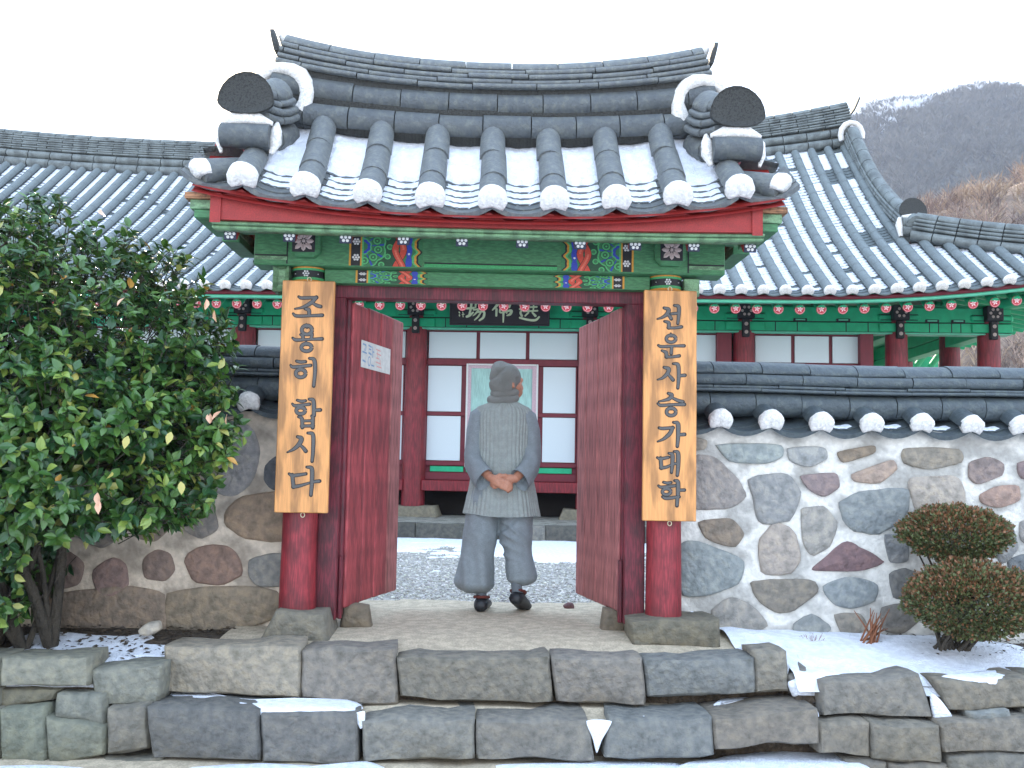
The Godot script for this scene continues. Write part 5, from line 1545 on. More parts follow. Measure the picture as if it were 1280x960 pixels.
func build_hall_roof(hall: Node3D) -> void:
	var roof := part("roof", hall)
	var w := 0.286
	var rt := round_tile(0.072, 0.36)
	var pg := plug(0.072, 0.025)
	var pan := pan_tile(w, 0.05, 0.16, 0.018, 0.016)
	var sn := pan_snow(w, 0.05, 0.086, 0.016, 0.016, 0.68)
	var sn2 := pan_snow(w, 0.05, 0.15, 0.016, 0.024, 0.68)
	var rest := []
	var pans := []
	var snow := []
	var snow2 := []
	var near := []
	var i := -46
	while i < 32:
		var x := i * w + 0.07
		var t1 := 0.97
		if x > 5.95: t1 = (1.92 - (0.35 + (x - 5.95) * 0.51)) / 4.57 - 0.02
		var len_ := 5.5 * t1
		var steps := int(ceil(len_ / 0.33))
		for k in steps:
			var t0 := t1 * k / steps
			var a := hall_surf(x, t0)
			var tr := along(a, hall_surf(x, t0 + 0.03), 0.024)
			var q := view.inverse() * (hall.transform * a - EYE)
			var sx := 640.0 + 1256.0 * q.x / -q.z
			var sy := 480.0 - 1256.0 * q.y / -q.z
			var seen := sx > 0 and sx < 1285 and not (sx > 235 and sx < 1000 and sy < 300) and not (sx > 340 and sx < 880) and not (sx < 250 and sy > 300)
			if seen and near.size() < 299: near.append(tr)
			else: rest.append(tr)
		put("plaster_end", pg, M.plaster, roof, along(hall_surf(x, 0.0), hall_surf(x, 0.03), 0.03) * at(Vector3(0, 0, 0.012), Vector3(0.25, 0, rng.randf_range(-0.12, 0.12)), Vector3.ONE * rng.randf_range(1.02, 1.1)))
		# the trough to the right of this row
		var c := x + w * 0.5
		var t2 := 0.985
		if c > 5.95: t2 = (1.92 - (0.35 + (c - 5.95) * 0.51)) / 4.57
		var m := int(5.5 * t2 / 0.098)
		for k in m:
			var t0 := t2 * k / m
			var a := hall_surf(c, t0)
			var dx := (hall_surf(c + 0.1, t0) - hall_surf(c - 0.1, t0)).normalized()
			var tr := along(a, hall_surf(c, t0 + 0.03), 0.0, dx)
			pans.append(tr)
			if k < 2 or c > 9.0: continue
			var h := rough_noise.get_noise_2d(c * 60, t0 * 500)
			var full := smoothstep(0.55, 0.95, t0) + h * 1.1
			var edge := c > 5.2 and c < 6.0 and t0 > 0.35
			if edge and h < 0.1: continue
			if full > 0.95 or t0 > 0.95: snow2.append(tr * at(Vector3.ZERO, Vector3.ZERO, Vector3(1, 1, 1)))
			elif (h > -0.6 or t0 < 0.5) and rng.randf() > 0.04: snow.append(tr * at(Vector3(rng.randf_range(-0.01, 0.01), 0, 0), Vector3.ZERO, Vector3(rng.randf_range(0.8, 1.1), 1, rng.randf_range(0.85, 1.08))))
		i += 1
	for tr in near: put("round_tile", rt, M.hall_tile, roof, tr)
	many("round_tiles", rt, M.hall_tile, rest, [], roof)
	many("trough_tiles", pan, M.hall_tile, pans, [], roof)
	many("roof_snow", sn, M.snow, snow, [], roof)
	many("roof_snow", sn2, M.snow, snow2, [], roof)
	# back and side slopes as plain tiled boards
	var st := S()
	st.set_smooth_group(0)
	for k in 12:
		for j in 6:
			var p := []
			for q in [[0, 0], [1, 0], [1, 1], [0, 1]]:
				var v := hall_surf(lerpf(-13.1, 6.0, (k + q[0]) / 12.0), (j + q[1]) / 6.0)
				p.append(Vector3(v.x, v.y - 0.03, -5.3 - v.z))
			quad(st, p[0], p[1], p[2], p[3], Vector3(0, 1, -1))
			for q in 4: p[q].y -= 0.06
			quad(st, p[0], p[1], p[2], p[3], Vector3(0, -1, 1))
	kind(obj("rear_slope", st, M.hall_tile, roof), "stuff")
	st = S()
	var cr := func(s: float) -> Vector3:   # the corner ridge from the gable down to the eave's corner
		return Vector3(lerpf(5.95, 9.1, s), lerpf(4.44, 3.86, s) - 0.12 * sin(PI * s) * (1.0 - 0.3 * s), lerpf(0.38, 1.95, s))
	for k in 8:
		var a: Vector3 = cr.call(k / 8.0)
		var b: Vector3 = cr.call((k + 1) / 8.0)
		for f in [[0.0, 1.0], [-0.05, -1.0]]:
			var o := Vector3(0, f[0], 0)
			quad(st, a + o, b + o, Vector3(b.x, b.y, -5.3 - b.z) + o, Vector3(a.x, a.y, -5.3 - a.z) + o, Vector3(0.3, f[1], 0))
	obj("side_slope", st, M.hall_tile, roof)
	st = S()
	tri(st, Vector3(5.93, 6.7, -2.65), Vector3(5.93, 4.3, 0.4), Vector3(5.93, 4.3, -5.7), Vector3.RIGHT)
	obj("gable", st, M.hall_red_dark, roof)
	# main ridge
	var at_height := func(h: float):
		return func(s: float) -> Vector3:
			var p := hall_surf(lerpf(-13.2, 6.02, s), 1.0)
			return Vector3(p.x, p.y - 0.06 + 0.24 * h * pow(maxf(s - 0.8, 0) * 5, 2.2), -2.68)
	var path = at_height.call(0.6)
	for c in [[0.0, 0.16, 0.17], [0.16, 0.15, 0.145]]:
		for k in 46:
			course("ridge_tile", at_height.call(c[0]), Vector3.BACK, k / 46.0 + 0.0004, (k + 1) / 46.0 - 0.0004, stadium(c[2], c[1], c[0] + rng.randf_range(-0.003, 0.003), 4), M.ridge_line, roof, 1)
	st = S()
	for c in 7:
		for k in 40:
			var o := 0.4 * (c % 2)
			course("", at_height.call(0.314 + c * 0.041), Vector3.BACK, clampf((k + o) / 40.0 + 0.0004, 0, 1), clampf((k + 1 + o) / 40.0 - 0.0004, 0, 1), stadium(0.14 + rng.randf_range(-0.006, 0.006) - 0.002 * c, 0.038, 0.314 + c * 0.041 + rng.randf_range(-0.003, 0.003), 3), M.ridge_line, roof, 1, st)
	kind(obj("flat_tiles", st, M.ridge_line, roof), "stuff")
	for k in 58:
		course("cap_tile", path, Vector3.BACK, k / 58.0 + 0.0004, (k + 1) / 58.0 - 0.0004, dome(0.10, 0.085, 0.602 + rng.randf_range(-0.003, 0.003), 6), M.ridge_line, roof, 1)
	var tip: Vector3 = path.call(1.0)
	st = S()
	var rings := []
	for k in [0.0, 0.03]:
		var r := []
		for j in 12:
			var a := PI * j / 11
			r.append(tip + Vector3(-0.06 + k + sin(a) * 0.14, 0.46 + sin(a) * 0.30, cos(a) * 0.17))
		rings.append(r)
	loft(st, rings, true, true, false)
	obj("end_plate", st, M.end_tile, roof)
	# descending ridge down to its end tile, then the corner ridge
	var dr := func(s: float) -> Vector3:
		return Vector3(lerpf(5.9, 5.96, s), lerpf(6.74, 4.36, s) - 0.30 * sin(PI * s) * (1.05 - 0.5 * s), lerpf(-2.55, 0.36, s))
	for q in [[dr, Vector3.RIGHT, 11, 0.0], [cr, Vector3(0.45, 0, -0.9), 12, 0.04]]:
		for c in [[-0.06, 0.15, 0.15], [0.095, 0.05, 0.135], [0.15, 0.05, 0.13], [0.205, 0.05, 0.125]]:
			for k in q[2]:
				course("ridge_tile" if c[1] > 0.1 else "flat_tile", q[0], q[1], float(k) / q[2] + 0.002, (k + 1.0) / q[2] - 0.002, stadium(c[2] + rng.randf_range(-0.004, 0.004), c[1], c[0] - q[3], 4), M.ridge_line, roof, 1)
		for k in q[2]:
			course("cap_tile", q[0], q[1], float(k) / q[2] + 0.002, (k + 1.0) / q[2] - 0.002, dome(0.105, 0.105, 0.258 - q[3], 7), M.ridge_line, roof, 1)
	var e: Vector3 = dr.call(1.0) + Vector3(0, 0.06, 0)
	st = S()
	rings = []
	for k in [0.0, 0.03]:
		var r := []
		for j in 18:
			var a := TAU * j / 18
			r.append(e + Vector3(cos(a) * 0.20, 0.34 + sin(a) * (0.22 if sin(a) > 0 else 0.09), 0.04 + k - sin(a) * 0.03))
		rings.append(r)
	loft(st, rings, true, true, false)
	obj("end_tile", st, M.end_tile, roof)
	for y in [0.19, 0.06]:
		st = S()
		tube(st, [e + Vector3(-0.16, y, 0.05), e + Vector3(0.16, y, 0.05)], [0.075, 0.075], 12)
		obj("cross_tile", st, M.ridge_line, roof)
	for s in [-1.0, 1.0]:
		st = S()
		tube(st, [e + Vector3(s * 0.18, 0.26, 0.02), e + Vector3(s * 0.20, 0.15, 0.05), e + Vector3(s * 0.18, -0.02, 0.06)], [0.03, 0.055, 0.03], 10)
		obj("plaster", st, M.plaster, roof)
	st = S()
	tube(st, [e + Vector3(-0.16, 0.262, 0.06), e + Vector3(0, 0.275, 0.065), e + Vector3(0.16, 0.262, 0.06)], [0.035, 0.045, 0.035], 10)
	obj("plaster", st, M.plaster, roof)
	st = S()
	var pts := []
	var rad := []
	for j in 9:
		var a := deg_to_rad(lerpf(-30, 200, j / 8.0))
		pts.append(dr.call(0.03) + Vector3(cos(a) * -0.19, 0.24 + sin(a) * 0.22, 0.02))
		rad.append(0.05)
	tube(st, pts, rad, 8)
	obj("plaster", st, M.plaster, roof)

# ---------------------------------------------------------------- hills

func hill_h(x: float, z: float) -> float:
	var crest := clampf(6.5 + 0.46 * x, 1.0, 60.0)
	var f := smoothstep(-38.0, -80.0, z) * (1.0 - 0.55 * smoothstep(-84.0, -150.0, z))
	return -0.9 + crest * f + 0.9 * rough_noise.get_noise_3d(x * 6, z * 6, 2) * f

func peak_h(x: float, z: float) -> float:
	var xs := [-900.0, -400.0, -150.0, 0.0, 100.0, 149.0, 163.0, 182.0, 200.0, 222.0, 300.0, 500.0, 900.0]
	var ys := [30.0, 50.0, 60.0, 75.0, 112.0, 142.0, 149.0, 152.0, 158.0, 155.0, 168.0, 150.0, 80.0]
	var y := 0.0
	for i in xs.size() - 1:
		if x >= xs[i] and x <= xs[i + 1]: y = lerpf(ys[i], ys[i + 1], smoothstep(0, 1, (x - xs[i]) / (xs[i + 1] - xs[i])) * 0.5 + 0.5 * (x - xs[i]) / (xs[i + 1] - xs[i]))
	var f := smoothstep(-130.0, -404.0, z)
	f = f * 0.6 + 0.4 * clampf((z + 130.0) / -274.0, 0, 1)
	f *= 1.0 - 0.5 * smoothstep(-406.0, -700.0, z)
	return -1.5 + (y + 3.5) * f + (7.0 * rough_noise.get_noise_3d(x * 1.4, z * 1.4, 5) + 2.5 * rough_noise.get_noise_3d(x * 6, z * 6, 5)) * f * (1.0 - f * 0.6)

func spray(n: int, wide: float, thin: float, trunk: bool) -> ArrayMesh:   # a leafless crown of many thin branches, one metre high
	var st := S()
	st.set_smooth_group(-1)
	for k in n:
		var a := rng.randf() * TAU
		var y0 := rng.randf_range(0.12, 0.55)
		var p := Vector3(0, y0, 0)
		var e := Vector3(cos(a) * wide * rng.randf_range(0.4, 1), minf(1.0, y0 + rng.randf_range(0.2, 0.55)), sin(a) * wide * rng.randf_range(0.4, 1))
		var m := p.lerp(e, 0.55) + Vector3(0, 0.04, 0)
		for q in [[p, m, thin], [m, e, thin * 0.6], [m, e + Vector3(rng.randf_range(-0.12, 0.12), rng.randf_range(0, 0.12), rng.randf_range(-0.12, 0.12)), thin * 0.6], [p.lerp(m, 0.6), e + Vector3(rng.randf_range(-0.2, 0.2), rng.randf_range(-0.1, 0.05), rng.randf_range(-0.2, 0.2)), thin * 0.5]]:
			var d: Vector3 = q[1] - q[0]
			var s: Vector3 = d.cross(Vector3(rng.randf() - 0.5, rng.randf() - 0.5, rng.randf() - 0.5)).normalized() * q[2]
			tri(st, q[0] - s, q[0] + s, q[1], s.cross(d))
	if trunk:
		for a in 3:
			var s := Vector3(cos(a * 2.1), 0, sin(a * 2.1)) * thin * 1.6
			tri(st, -s, s, Vector3(0, 0.8, 0), s.cross(Vector3.UP))
	return mesh_of(st)

func build_hills() -> void:
	kind(sheet("hill", -160, 220, -170, -36, 90, 50, func(x, z): return hill_h(x, z), M.hill), "structure")
	kind(sheet("mountain", -900, 900, -760, -120, 150, 80, func(x, z): return peak_h(x, z), M.mountain), "structure")
	var where := []
	var tints := []
	for i in 14000:
		var x := rng.randf_range(80, 330)
		var z := -130.0 - 278.0 * pow(rng.randf(), 0.55)
		var s := rng.randf_range(4.0, 7.5)
		where.append(Transform3D(Basis(Vector3.UP, rng.randf() * TAU).scaled(Vector3(s * 1.2, s, s * 1.2)), Vector3(x, peak_h(x, z) - 0.3, z)))
		var w := rough_noise.get_noise_3d(x * 2.2, z * 2.2, 50) + 0.4 * rough_noise.get_noise_3d(x * 9, z * 9, 50)
		var snowy := (w > 0.42 and z < -330) or (z < -392 and rng.randf() < 0.55)
		tints.append(lin(226, 228, 234) if snowy else lin(118, 116, 108).lerp(lin(84, 86, 82), rng.randf()))
	tag(many("mountain_forest", spray(14, 0.42, 0.035, true), M.forest, where, tints), "bare grey winter forest covering the far mountain, snow along its crest", "forest")
	where = []; tints = []
	for i in 4200:
		var x := rng.randf_range(8, 85)
		var z := rng.randf_range(-84, -44)
		var s := rng.randf_range(1.0, 2.6)
		where.append(Transform3D(Basis(Vector3.UP, rng.randf() * TAU).scaled(Vector3(s * 1.1, s, s * 1.1)), Vector3(x, hill_h(x, z) - 0.1, z)))
		tints.append(lin(146, 122, 108).lerp(lin(172, 152, 128), rng.randf()) if rng.randf() < 0.75 else lin(112, 96, 90))
	tag(many("hill_scrub", spray(12, 0.4, 0.02, false), M.forest, where, tints), "dry brown scrub covering the near hillside right of the hall", "scrub")
	var spots := [[1232, 262, -66.0, 5.2, "leafless tree on the brown hillside, at the right edge of the view"], [1196, 268, -70.0, 4.0, "leafless tree on the brown hillside above the hall's corner ridge"], [1165, 270, -74.0, 3.4, "small leafless tree on the brown hillside beside the hall's descending roof ridge"]]
	for s in spots:
		var p := pin(s[0], s[1], s[2])
		p.y = hill_h(p.x, p.z) - 0.1
		var t := thing("bare_tree", s[4], "tree", p, rng.randf() * TAU, "leafless trees on the hillside")
		var st := S()
		tube(st, [Vector3.ZERO, Vector3(0.05, s[3] * 0.3, 0), Vector3(-0.05, s[3] * 0.6, 0.05), Vector3(0.02, s[3] * 0.85, 0)], [0.12, 0.10, 0.06, 0.02], 7)
		obj("trunk", st, M.grey_twig, t)
		var big := spray(46, 0.42, 0.009, false)
		put("branches", big, M.grey_twig, t, at(Vector3.ZERO, Vector3.ZERO, Vector3(s[3], s[3], s[3])))

# ---------------------------------------------------------------- plants

func leaf_shape(l: float, w: float, fold: float, bend: float) -> Array:   # triangles of a leaf lying along +z from its stalk
	var mid := []
	for k in 5:
		var v := k / 4.0
		mid.append([Vector3(0, -bend * v * v * l, v * l), [0.12, 0.82, 1.0, 0.62, 0.0][k] * w * 0.5])
	var r := []
	for k in 4:
		for s in [-1.0, 1.0]:
			var a: Vector3 = mid[k][0] + Vector3(s * mid[k][1], absf(fold) * mid[k][1], 0)
			var b: Vector3 = mid[k + 1][0] + Vector3(s * mid[k + 1][1], absf(fold) * mid[k + 1][1], 0)
			r.append([mid[k][0], mid[k + 1][0], b])
			if k != 3 or true: r.append([mid[k][0], b, a])
	return r

func build_camellia() -> void:
	var bush := thing("camellia_bush", "big glossy dark green evergreen bush in front of the left wall", "bush", Vector3.ZERO)
	# main stems
	var st := S()
	var roots := [Vector3(-2.42, -0.1, 0.28), Vector3(-2.62, -0.1, 0.2), Vector3(-2.30, -0.1, 0.22), Vector3(-2.8, -0.1, 0.32)]
	var arms := []
	for k in 15:
		var r: Vector3 = roots[k % 4]
		var e := Vector3(rng.randf_range(-3.5, -1.65), rng.randf_range(0.75, 2.0), rng.randf_range(0.05, 0.65))
		var m := r.lerp(e, 0.4) + Vector3(rng.randf_range(-0.1, 0.1), 0.12, rng.randf_range(-0.06, 0.06))
		var t0 := rng.randf_range(0.014, 0.03)
		tube(st, [r, r.lerp(m, 0.5) + Vector3(0.02, 0.02, 0), m, m.lerp(e, 0.5) + Vector3(0, 0.04, 0), e], [t0 * 1.2, t0, t0 * 0.8, t0 * 0.5, 0.005], 7)
		arms.append([m, e])
	obj("stem", st, M.bark, bush)
	var twigs := S()
	var shape := leaf_shape(0.066, 0.037, 0.30, 0.16)
	var all := []
	var c0 := Vector3(-2.62, 1.22, 0.32)
	var n := 0
	var tries := 0
	while n < 4300 and tries < 250000:
		tries += 1
		var p := Vector3(rng.randf_range(-4.3, -1.3), rng.randf_range(0.08, 2.45), rng.randf_range(-0.16, 0.9))
		var q := (p - c0) / Vector3(1.28, 1.10 if p.y > c0.y else 1.22, 0.55)
		if p.y > 1.72: q.z = (p.z - 0.28) / 0.7
		var ang := atan2(q.y, q.x)
		var lim := 1.0 + 0.17 * rough_noise.get_noise_3d(q.x * 150, q.y * 150, q.z * 150) + 0.07 * rough_noise.get_noise_3d(p.x * 500, p.y * 500, p.z * 500)
		# its lower right is cut away, so that the stems show
		if p.x > -2.35: lim -= 0.5 * smoothstep(0.66, 0.36, p.y)
		if p.x < -2.42 and p.y < 0.7: lim += 0.3
		if p.y < 0.30 and p.x > -2.4: lim -= 0.35
		var d := q.length()
		if d > lim or d < lim - 0.62: continue
		if rng.randf() > 0.45 + 0.55 * smoothstep(lim - 0.35, lim - 0.05, d): continue
		if rough_noise.get_noise_3d(p.x * 260, p.y * 260, p.z * 260) < -0.42: continue
		n += 1
		var out := (p - c0 + Vector3(0, 0.25, 0.15)).normalized()
		var dir := (out + Vector3(rng.randf_range(-0.7, 0.7), rng.randf_range(-0.3, 0.8), rng.randf_range(-0.5, 0.7))).normalized()
		var back := p - dir * rng.randf_range(0.10, 0.22)
		var s2 := dir.cross(Vector3.UP).normalized() * 0.003
		var s3 := dir.cross(s2).normalized() * 0.003
		loft(twigs, [[back - s2, back + s3, back + s2, back - s3], [p - s2 * 0.5, p + s3 * 0.5, p + s2 * 0.5, p - s3 * 0.5]], false, false)
		var m := rng.randi_range(5, 9)
		var hue := rng.randf()
		for k in m:
			var a := TAU * k / m + rng.randf() * 0.8
			var u := dir.cross(Vector3(0.3, 0.9, 0.2)).normalized()
			var side := u * cos(a) + dir.cross(u) * sin(a)
			var f := (dir * rng.randf_range(0.2, 1.0) + side).normalized()
			var x := f.cross(dir + Vector3(0, 0.7, 0.2)).normalized()
			var y := x.cross(f).normalized()
			if y.y < 0 and rng.randf() < 0.8: y = -y; x = -x
			var s := rng.randf_range(0.72, 1.25)
			var base := back.lerp(p, rng.randf_range(0.35, 1.0))
			var tint := lin(48, 82, 40).lerp(lin(84, 118, 54), rng.randf())
			var h := rng.randf()
			if h < 0.10: tint = lin(122, 142, 66)
			elif h < 0.12: tint = lin(160, 160, 88)
			elif h < 0.124: tint = lin(180, 136, 66)
			elif hue < 0.25: tint = lin(44, 76, 44)
			all.append([Transform3D(Basis(x * s, y * s, f * s), base), tint])
	obj("twigs", twigs, M.bark, bush)
	for k in 16:      # a few pale withered blossoms and leaves
		var where: Array = [[268, 388], [258, 374], [262, 516], [276, 514], [284, 518], [122, 616], [124, 626], [156, 372], [126, 262], [205, 150], [180, 566], [214, 540], [140, 590], [96, 466], [226, 602], [160, 545]][k]
		var p := pin(where[0], where[1], 0.80 - 0.15 * absf((where[0] - 150.0) / 150.0))
		if where[0] > 250: p = pin(where[0], where[1], 0.52)
		if where[1] < 200: continue
		var b := Basis.from_euler(Vector3(rng.randf_range(0.6, 1.5), rng.randf_range(-1, 1), rng.randf() * TAU))
		all.append([Transform3D(b, p), lin(206, 160, 130) if k < 9 else lin(168, 160, 88)])
	all.sort_custom(func(a, b): return (a[0].origin - EYE).length_squared() < (b[0].origin - EYE).length_squared())
	var rest := S()
	rest.set_smooth_group(-1)
	var shown := 0
	for i in all.size():
		var t: Transform3D = all[i][0]
		var single := shown < 298 and t.origin.x > -3.0
		var own := S() if single else rest
		own.set_smooth_group(0 if single else -1)
		own.set_color(all[i][1])
		for q in shape: tri(own, t * q[0], t * q[1], t * q[2], t.basis.y)
		if single:
			shown += 1
			obj("leaf", own, M.leaf, bush)
	kind(obj("leaves", rest, M.leaf, bush), "stuff")

func build_shrub(label: String, c: Vector3, r: Vector3, count: int, foot: Vector3) -> void:
	var s := thing("clipped_shrub", label, "shrub", Vector3.ZERO, 0, "clipped shrubs by the right wall")
	var st := S()
	for k in 22:
		var e := c + Vector3(rng.randf_range(-0.75, 0.75) * r.x, rng.randf_range(-0.5, 0.5) * r.y, rng.randf_range(-0.7, 0.7) * r.z)
		var b := foot + Vector3(rng.randf_range(-0.09, 0.09), 0, rng.randf_range(-0.05, 0.05))
		tube(st, [b, b.lerp(e, 0.4) + Vector3(0, 0.02, 0), e], [0.010, 0.008, 0.004], 5, false)
	obj("stem", st, M.bark, s)
	var leaf := S()
	leaf.set_smooth_group(-1)
	for q in leaf_shape(1.0, 0.62, 0.3, 0.2).slice(2, 14): tri(leaf, q[0], q[1], q[2], Vector3.UP)
	var where := []
	var tints := []
	var n := 0
	while n < count:
		var q := Vector3(rng.randf_range(-1.1, 1.1), rng.randf_range(-1.1, 1.1), rng.randf_range(-1.1, 1.1))
		var d := q.length()
		var lim := 1.0 + 0.12 * rough_noise.get_noise_3d(q.x * 200 + c.y * 99, q.y * 200, q.z * 200) + 0.10 * rough_noise.get_noise_3d(q.x * 700, q.y * 700, q.z * 700)
		if q.y < -0.3: lim -= 0.1
		if d > lim or d < lim - 0.55 or rng.randf() > 0.4 + 0.6 * smoothstep(lim - 0.3, lim, d): continue
		n += 1
		var up := (q.normalized() + Vector3(rng.randf_range(-0.6, 0.6), rng.randf_range(0.1, 0.9), rng.randf_range(-0.6, 0.6))).normalized()
		var x := up.cross(Vector3(rng.randf() - 0.5, rng.randf() - 0.5, rng.randf() - 0.5)).normalized()
		var k := rng.randf_range(0.014, 0.026)
		where.append(Transform3D(Basis(x * k, x.cross(up) * -k, up * k), c + q * r))
		var h := rng.randf()
		var red := 0.5 if q.y > 0.1 else 0.2
		if h < red: tints.append(lin(106, 80, 54).lerp(lin(142, 96, 64), rng.randf()))
		else: tints.append(lin(70, 80, 46).lerp(lin(98, 104, 62), rng.randf()))
	many("foliage", mesh_of(leaf), M.small_leaf, where, tints, s)

func build_plants() -> void:
	build_camellia()
	var a := pin(1194, 669, 0.12)
	build_shrub("upper of the two clipped reddish-green shrubs against the right wall", a, Vector3(0.315, 0.165, 0.24), 12000, pin(1205, 800, 0.10))
	var b := pin(1216, 752, 0.34)
	build_shrub("lower and wider clipped reddish-green shrub in front of the right wall", b, Vector3(0.37, 0.215, 0.27), 16000, pin(1190, 812, 0.3))
	# withered plants
	var t := thing("dry_twig_clump", "bundle of withered reddish stalks leaning at the foot of the right wall", "dead plant")
	var foot := pin(1084, 805, 0.06)
	for k in 16:
		var e := pin(rng.randf_range(1066, 1112), rng.randf_range(758, 790), rng.randf_range(-0.1, 0.1))
		if k < 5: e = pin(1088 + k * 4, 760 + k * 3, 0.0)
		var b0 := foot + Vector3(rng.randf_range(-0.05, 0.06), 0, rng.randf_range(-0.03, 0.03))
		var st := S()
		tube(st, [b0, b0.lerp(e, 0.5) + Vector3(rng.randf_range(-0.01, 0.01), 0.01, 0), e], [0.006, 0.005, 0.002], 5)
		obj("stalk", st, M.twig, t)
	t = thing("dry_grass_tuft", "small tuft of withered brown grass in the snow by the right wall", "dead plant")
	foot = pin(1018, 808, 0.02)
	for k in 34:
		var e := foot + Vector3(rng.randf_range(-0.09, 0.09), rng.randf_range(0.02, 0.07), rng.randf_range(-0.05, 0.05))
		var st := S()
		tube(st, [foot + (e - foot) * Vector3(0.4, 0, 0.4), e], [0.003, 0.001], 4)
		obj("blade", st, M.twig, t)

# ---------------------------------------------------------------- the person

# a skin round tapered bones [from, to, radius, radius], joined smoothly; surface nets on a grid
func skin(st: SurfaceTool, bones: Array, cell: float, sharp: float, warp = null, squash := Vector3.ONE) -> void:
	var lo := Vector3.ONE * 1e9
	var hi := -lo
	for b in bones:
		var m: float = maxf(b[2], b[3]) + cell * 3
		for e in 2:
			lo = lo.min(b[e] - Vector3.ONE * m)
			hi = hi.max(b[e] + Vector3.ONE * m)
	var n := Vector3i(((hi - lo) / cell).ceil()) + Vector3i.ONE
	var field := PackedFloat32Array()
	field.resize(n.x * n.y * n.z)
	var reach := 3.2 / sharp + cell * 2
	for b in bones:
		var m: float = maxf(b[2], b[3]) + reach
		var p: Vector3 = b[0]
		var d: Vector3 = b[1] - b[0]
		var dd := maxf(d.length_squared(), 1e-9)
		var r0: float = b[2]
		var r1: float = b[3]
		var i0 := Vector3i(((p.min(b[1]) - Vector3.ONE * m - lo) / cell).floor()).clamp(Vector3i.ZERO, n - Vector3i.ONE)
		var i1 := Vector3i(((p.max(b[1]) + Vector3.ONE * m - lo) / cell).ceil()).clamp(Vector3i.ZERO, n - Vector3i.ONE)
		for z in range(i0.z, i1.z + 1):
			for y in range(i0.y, i1.y + 1):
				var at_ := (z * n.y + y) * n.x
				for x in range(i0.x, i1.x + 1):
					var v := lo + Vector3(x, y, z) * cell - p
					var t := clampf(v.dot(d) / dd, 0.0, 1.0)
					var dist := (v - d * t).length() - lerpf(r0, r1, t)
					if dist < reach: field[at_ + x] += exp(-sharp * dist)
	var vid := {}
	var verts := []
	var step := [1, n.x, n.x * n.y]
	var corner := [0, 1, n.x, n.x + 1, step[2], step[2] + 1, step[2] + n.x, step[2] + n.x + 1]
	for z in n.z - 1:
		for y in n.y - 1:
			var row := (z * n.y + y) * n.x
			for x in n.x - 1:
				var i := row + x
				var c := 0
				for k in 8:
					if field[i + corner[k]] > 1.0: c += 1
				if c == 0 or c == 8: continue
				var sum := Vector3.ZERO
				var w := 0
				for e in [[0, 1], [2, 3], [4, 5], [6, 7], [0, 2], [1, 3], [4, 6], [5, 7], [0, 4], [1, 5], [2, 6], [3, 7]]:
					var a: float = field[i + corner[e[0]]]
					var b: float = field[i + corner[e[1]]]
					if (a > 1.0) == (b > 1.0): continue
					var la := log(maxf(a, 1e-4))
					var lb := log(maxf(b, 1e-4))
					var t := la / (la - lb)
					var pa := Vector3(e[0] & 1, (e[0] >> 1) & 1, e[0] >> 2)
					var pb := Vector3(e[1] & 1, (e[1] >> 1) & 1, e[1] >> 2)
					sum += pa.lerp(pb, t)
					w += 1
				vid[i] = verts.size()
				verts.append(lo + (Vector3(x, y, z) + sum / w) * cell)
	var out := []
	for v in verts: out.append((warp.call(v) if warp != null else v) * squash)
	st.set_smooth_group(0)
	for i in vid:
		for k in 3:
			var j: int = i + step[k]
			if j >= field.size() or (field[i] > 1.0) == (field[j] > 1.0): continue
			var u: int = step[(k + 1) % 3]
			var w: int = step[(k + 2) % 3]
			if not (vid.has(i - u) and vid.has(i - w) and vid.has(i - u - w)): continue
			var q := [vid[i], vid[i - u], vid[i - u - w], vid[i - w]]
			var o := Vector3.ZERO
			o[k] = 1.0 if field[i] > 1.0 else -1.0
			if (verts[q[2]] - verts[q[0]]).cross(verts[q[3]] - verts[q[1]]).dot(o) > 0.0: q = [q[3], q[2], q[1], q[0]]
			for c in [0, 1, 2, 0, 2, 3]: st.add_vertex(out[q[c]])

func finger(bones: Array, from: Vector3, dirs: Array, lens: Array, r: float) -> void:
	var p := from
	for k in dirs.size():
		var e: Vector3 = p + dirs[k].normalized() * lens[k]
		bones.append([p, e, r * (1.0 - 0.1 * k), r * (0.92 - 0.1 * k)])
		p = e

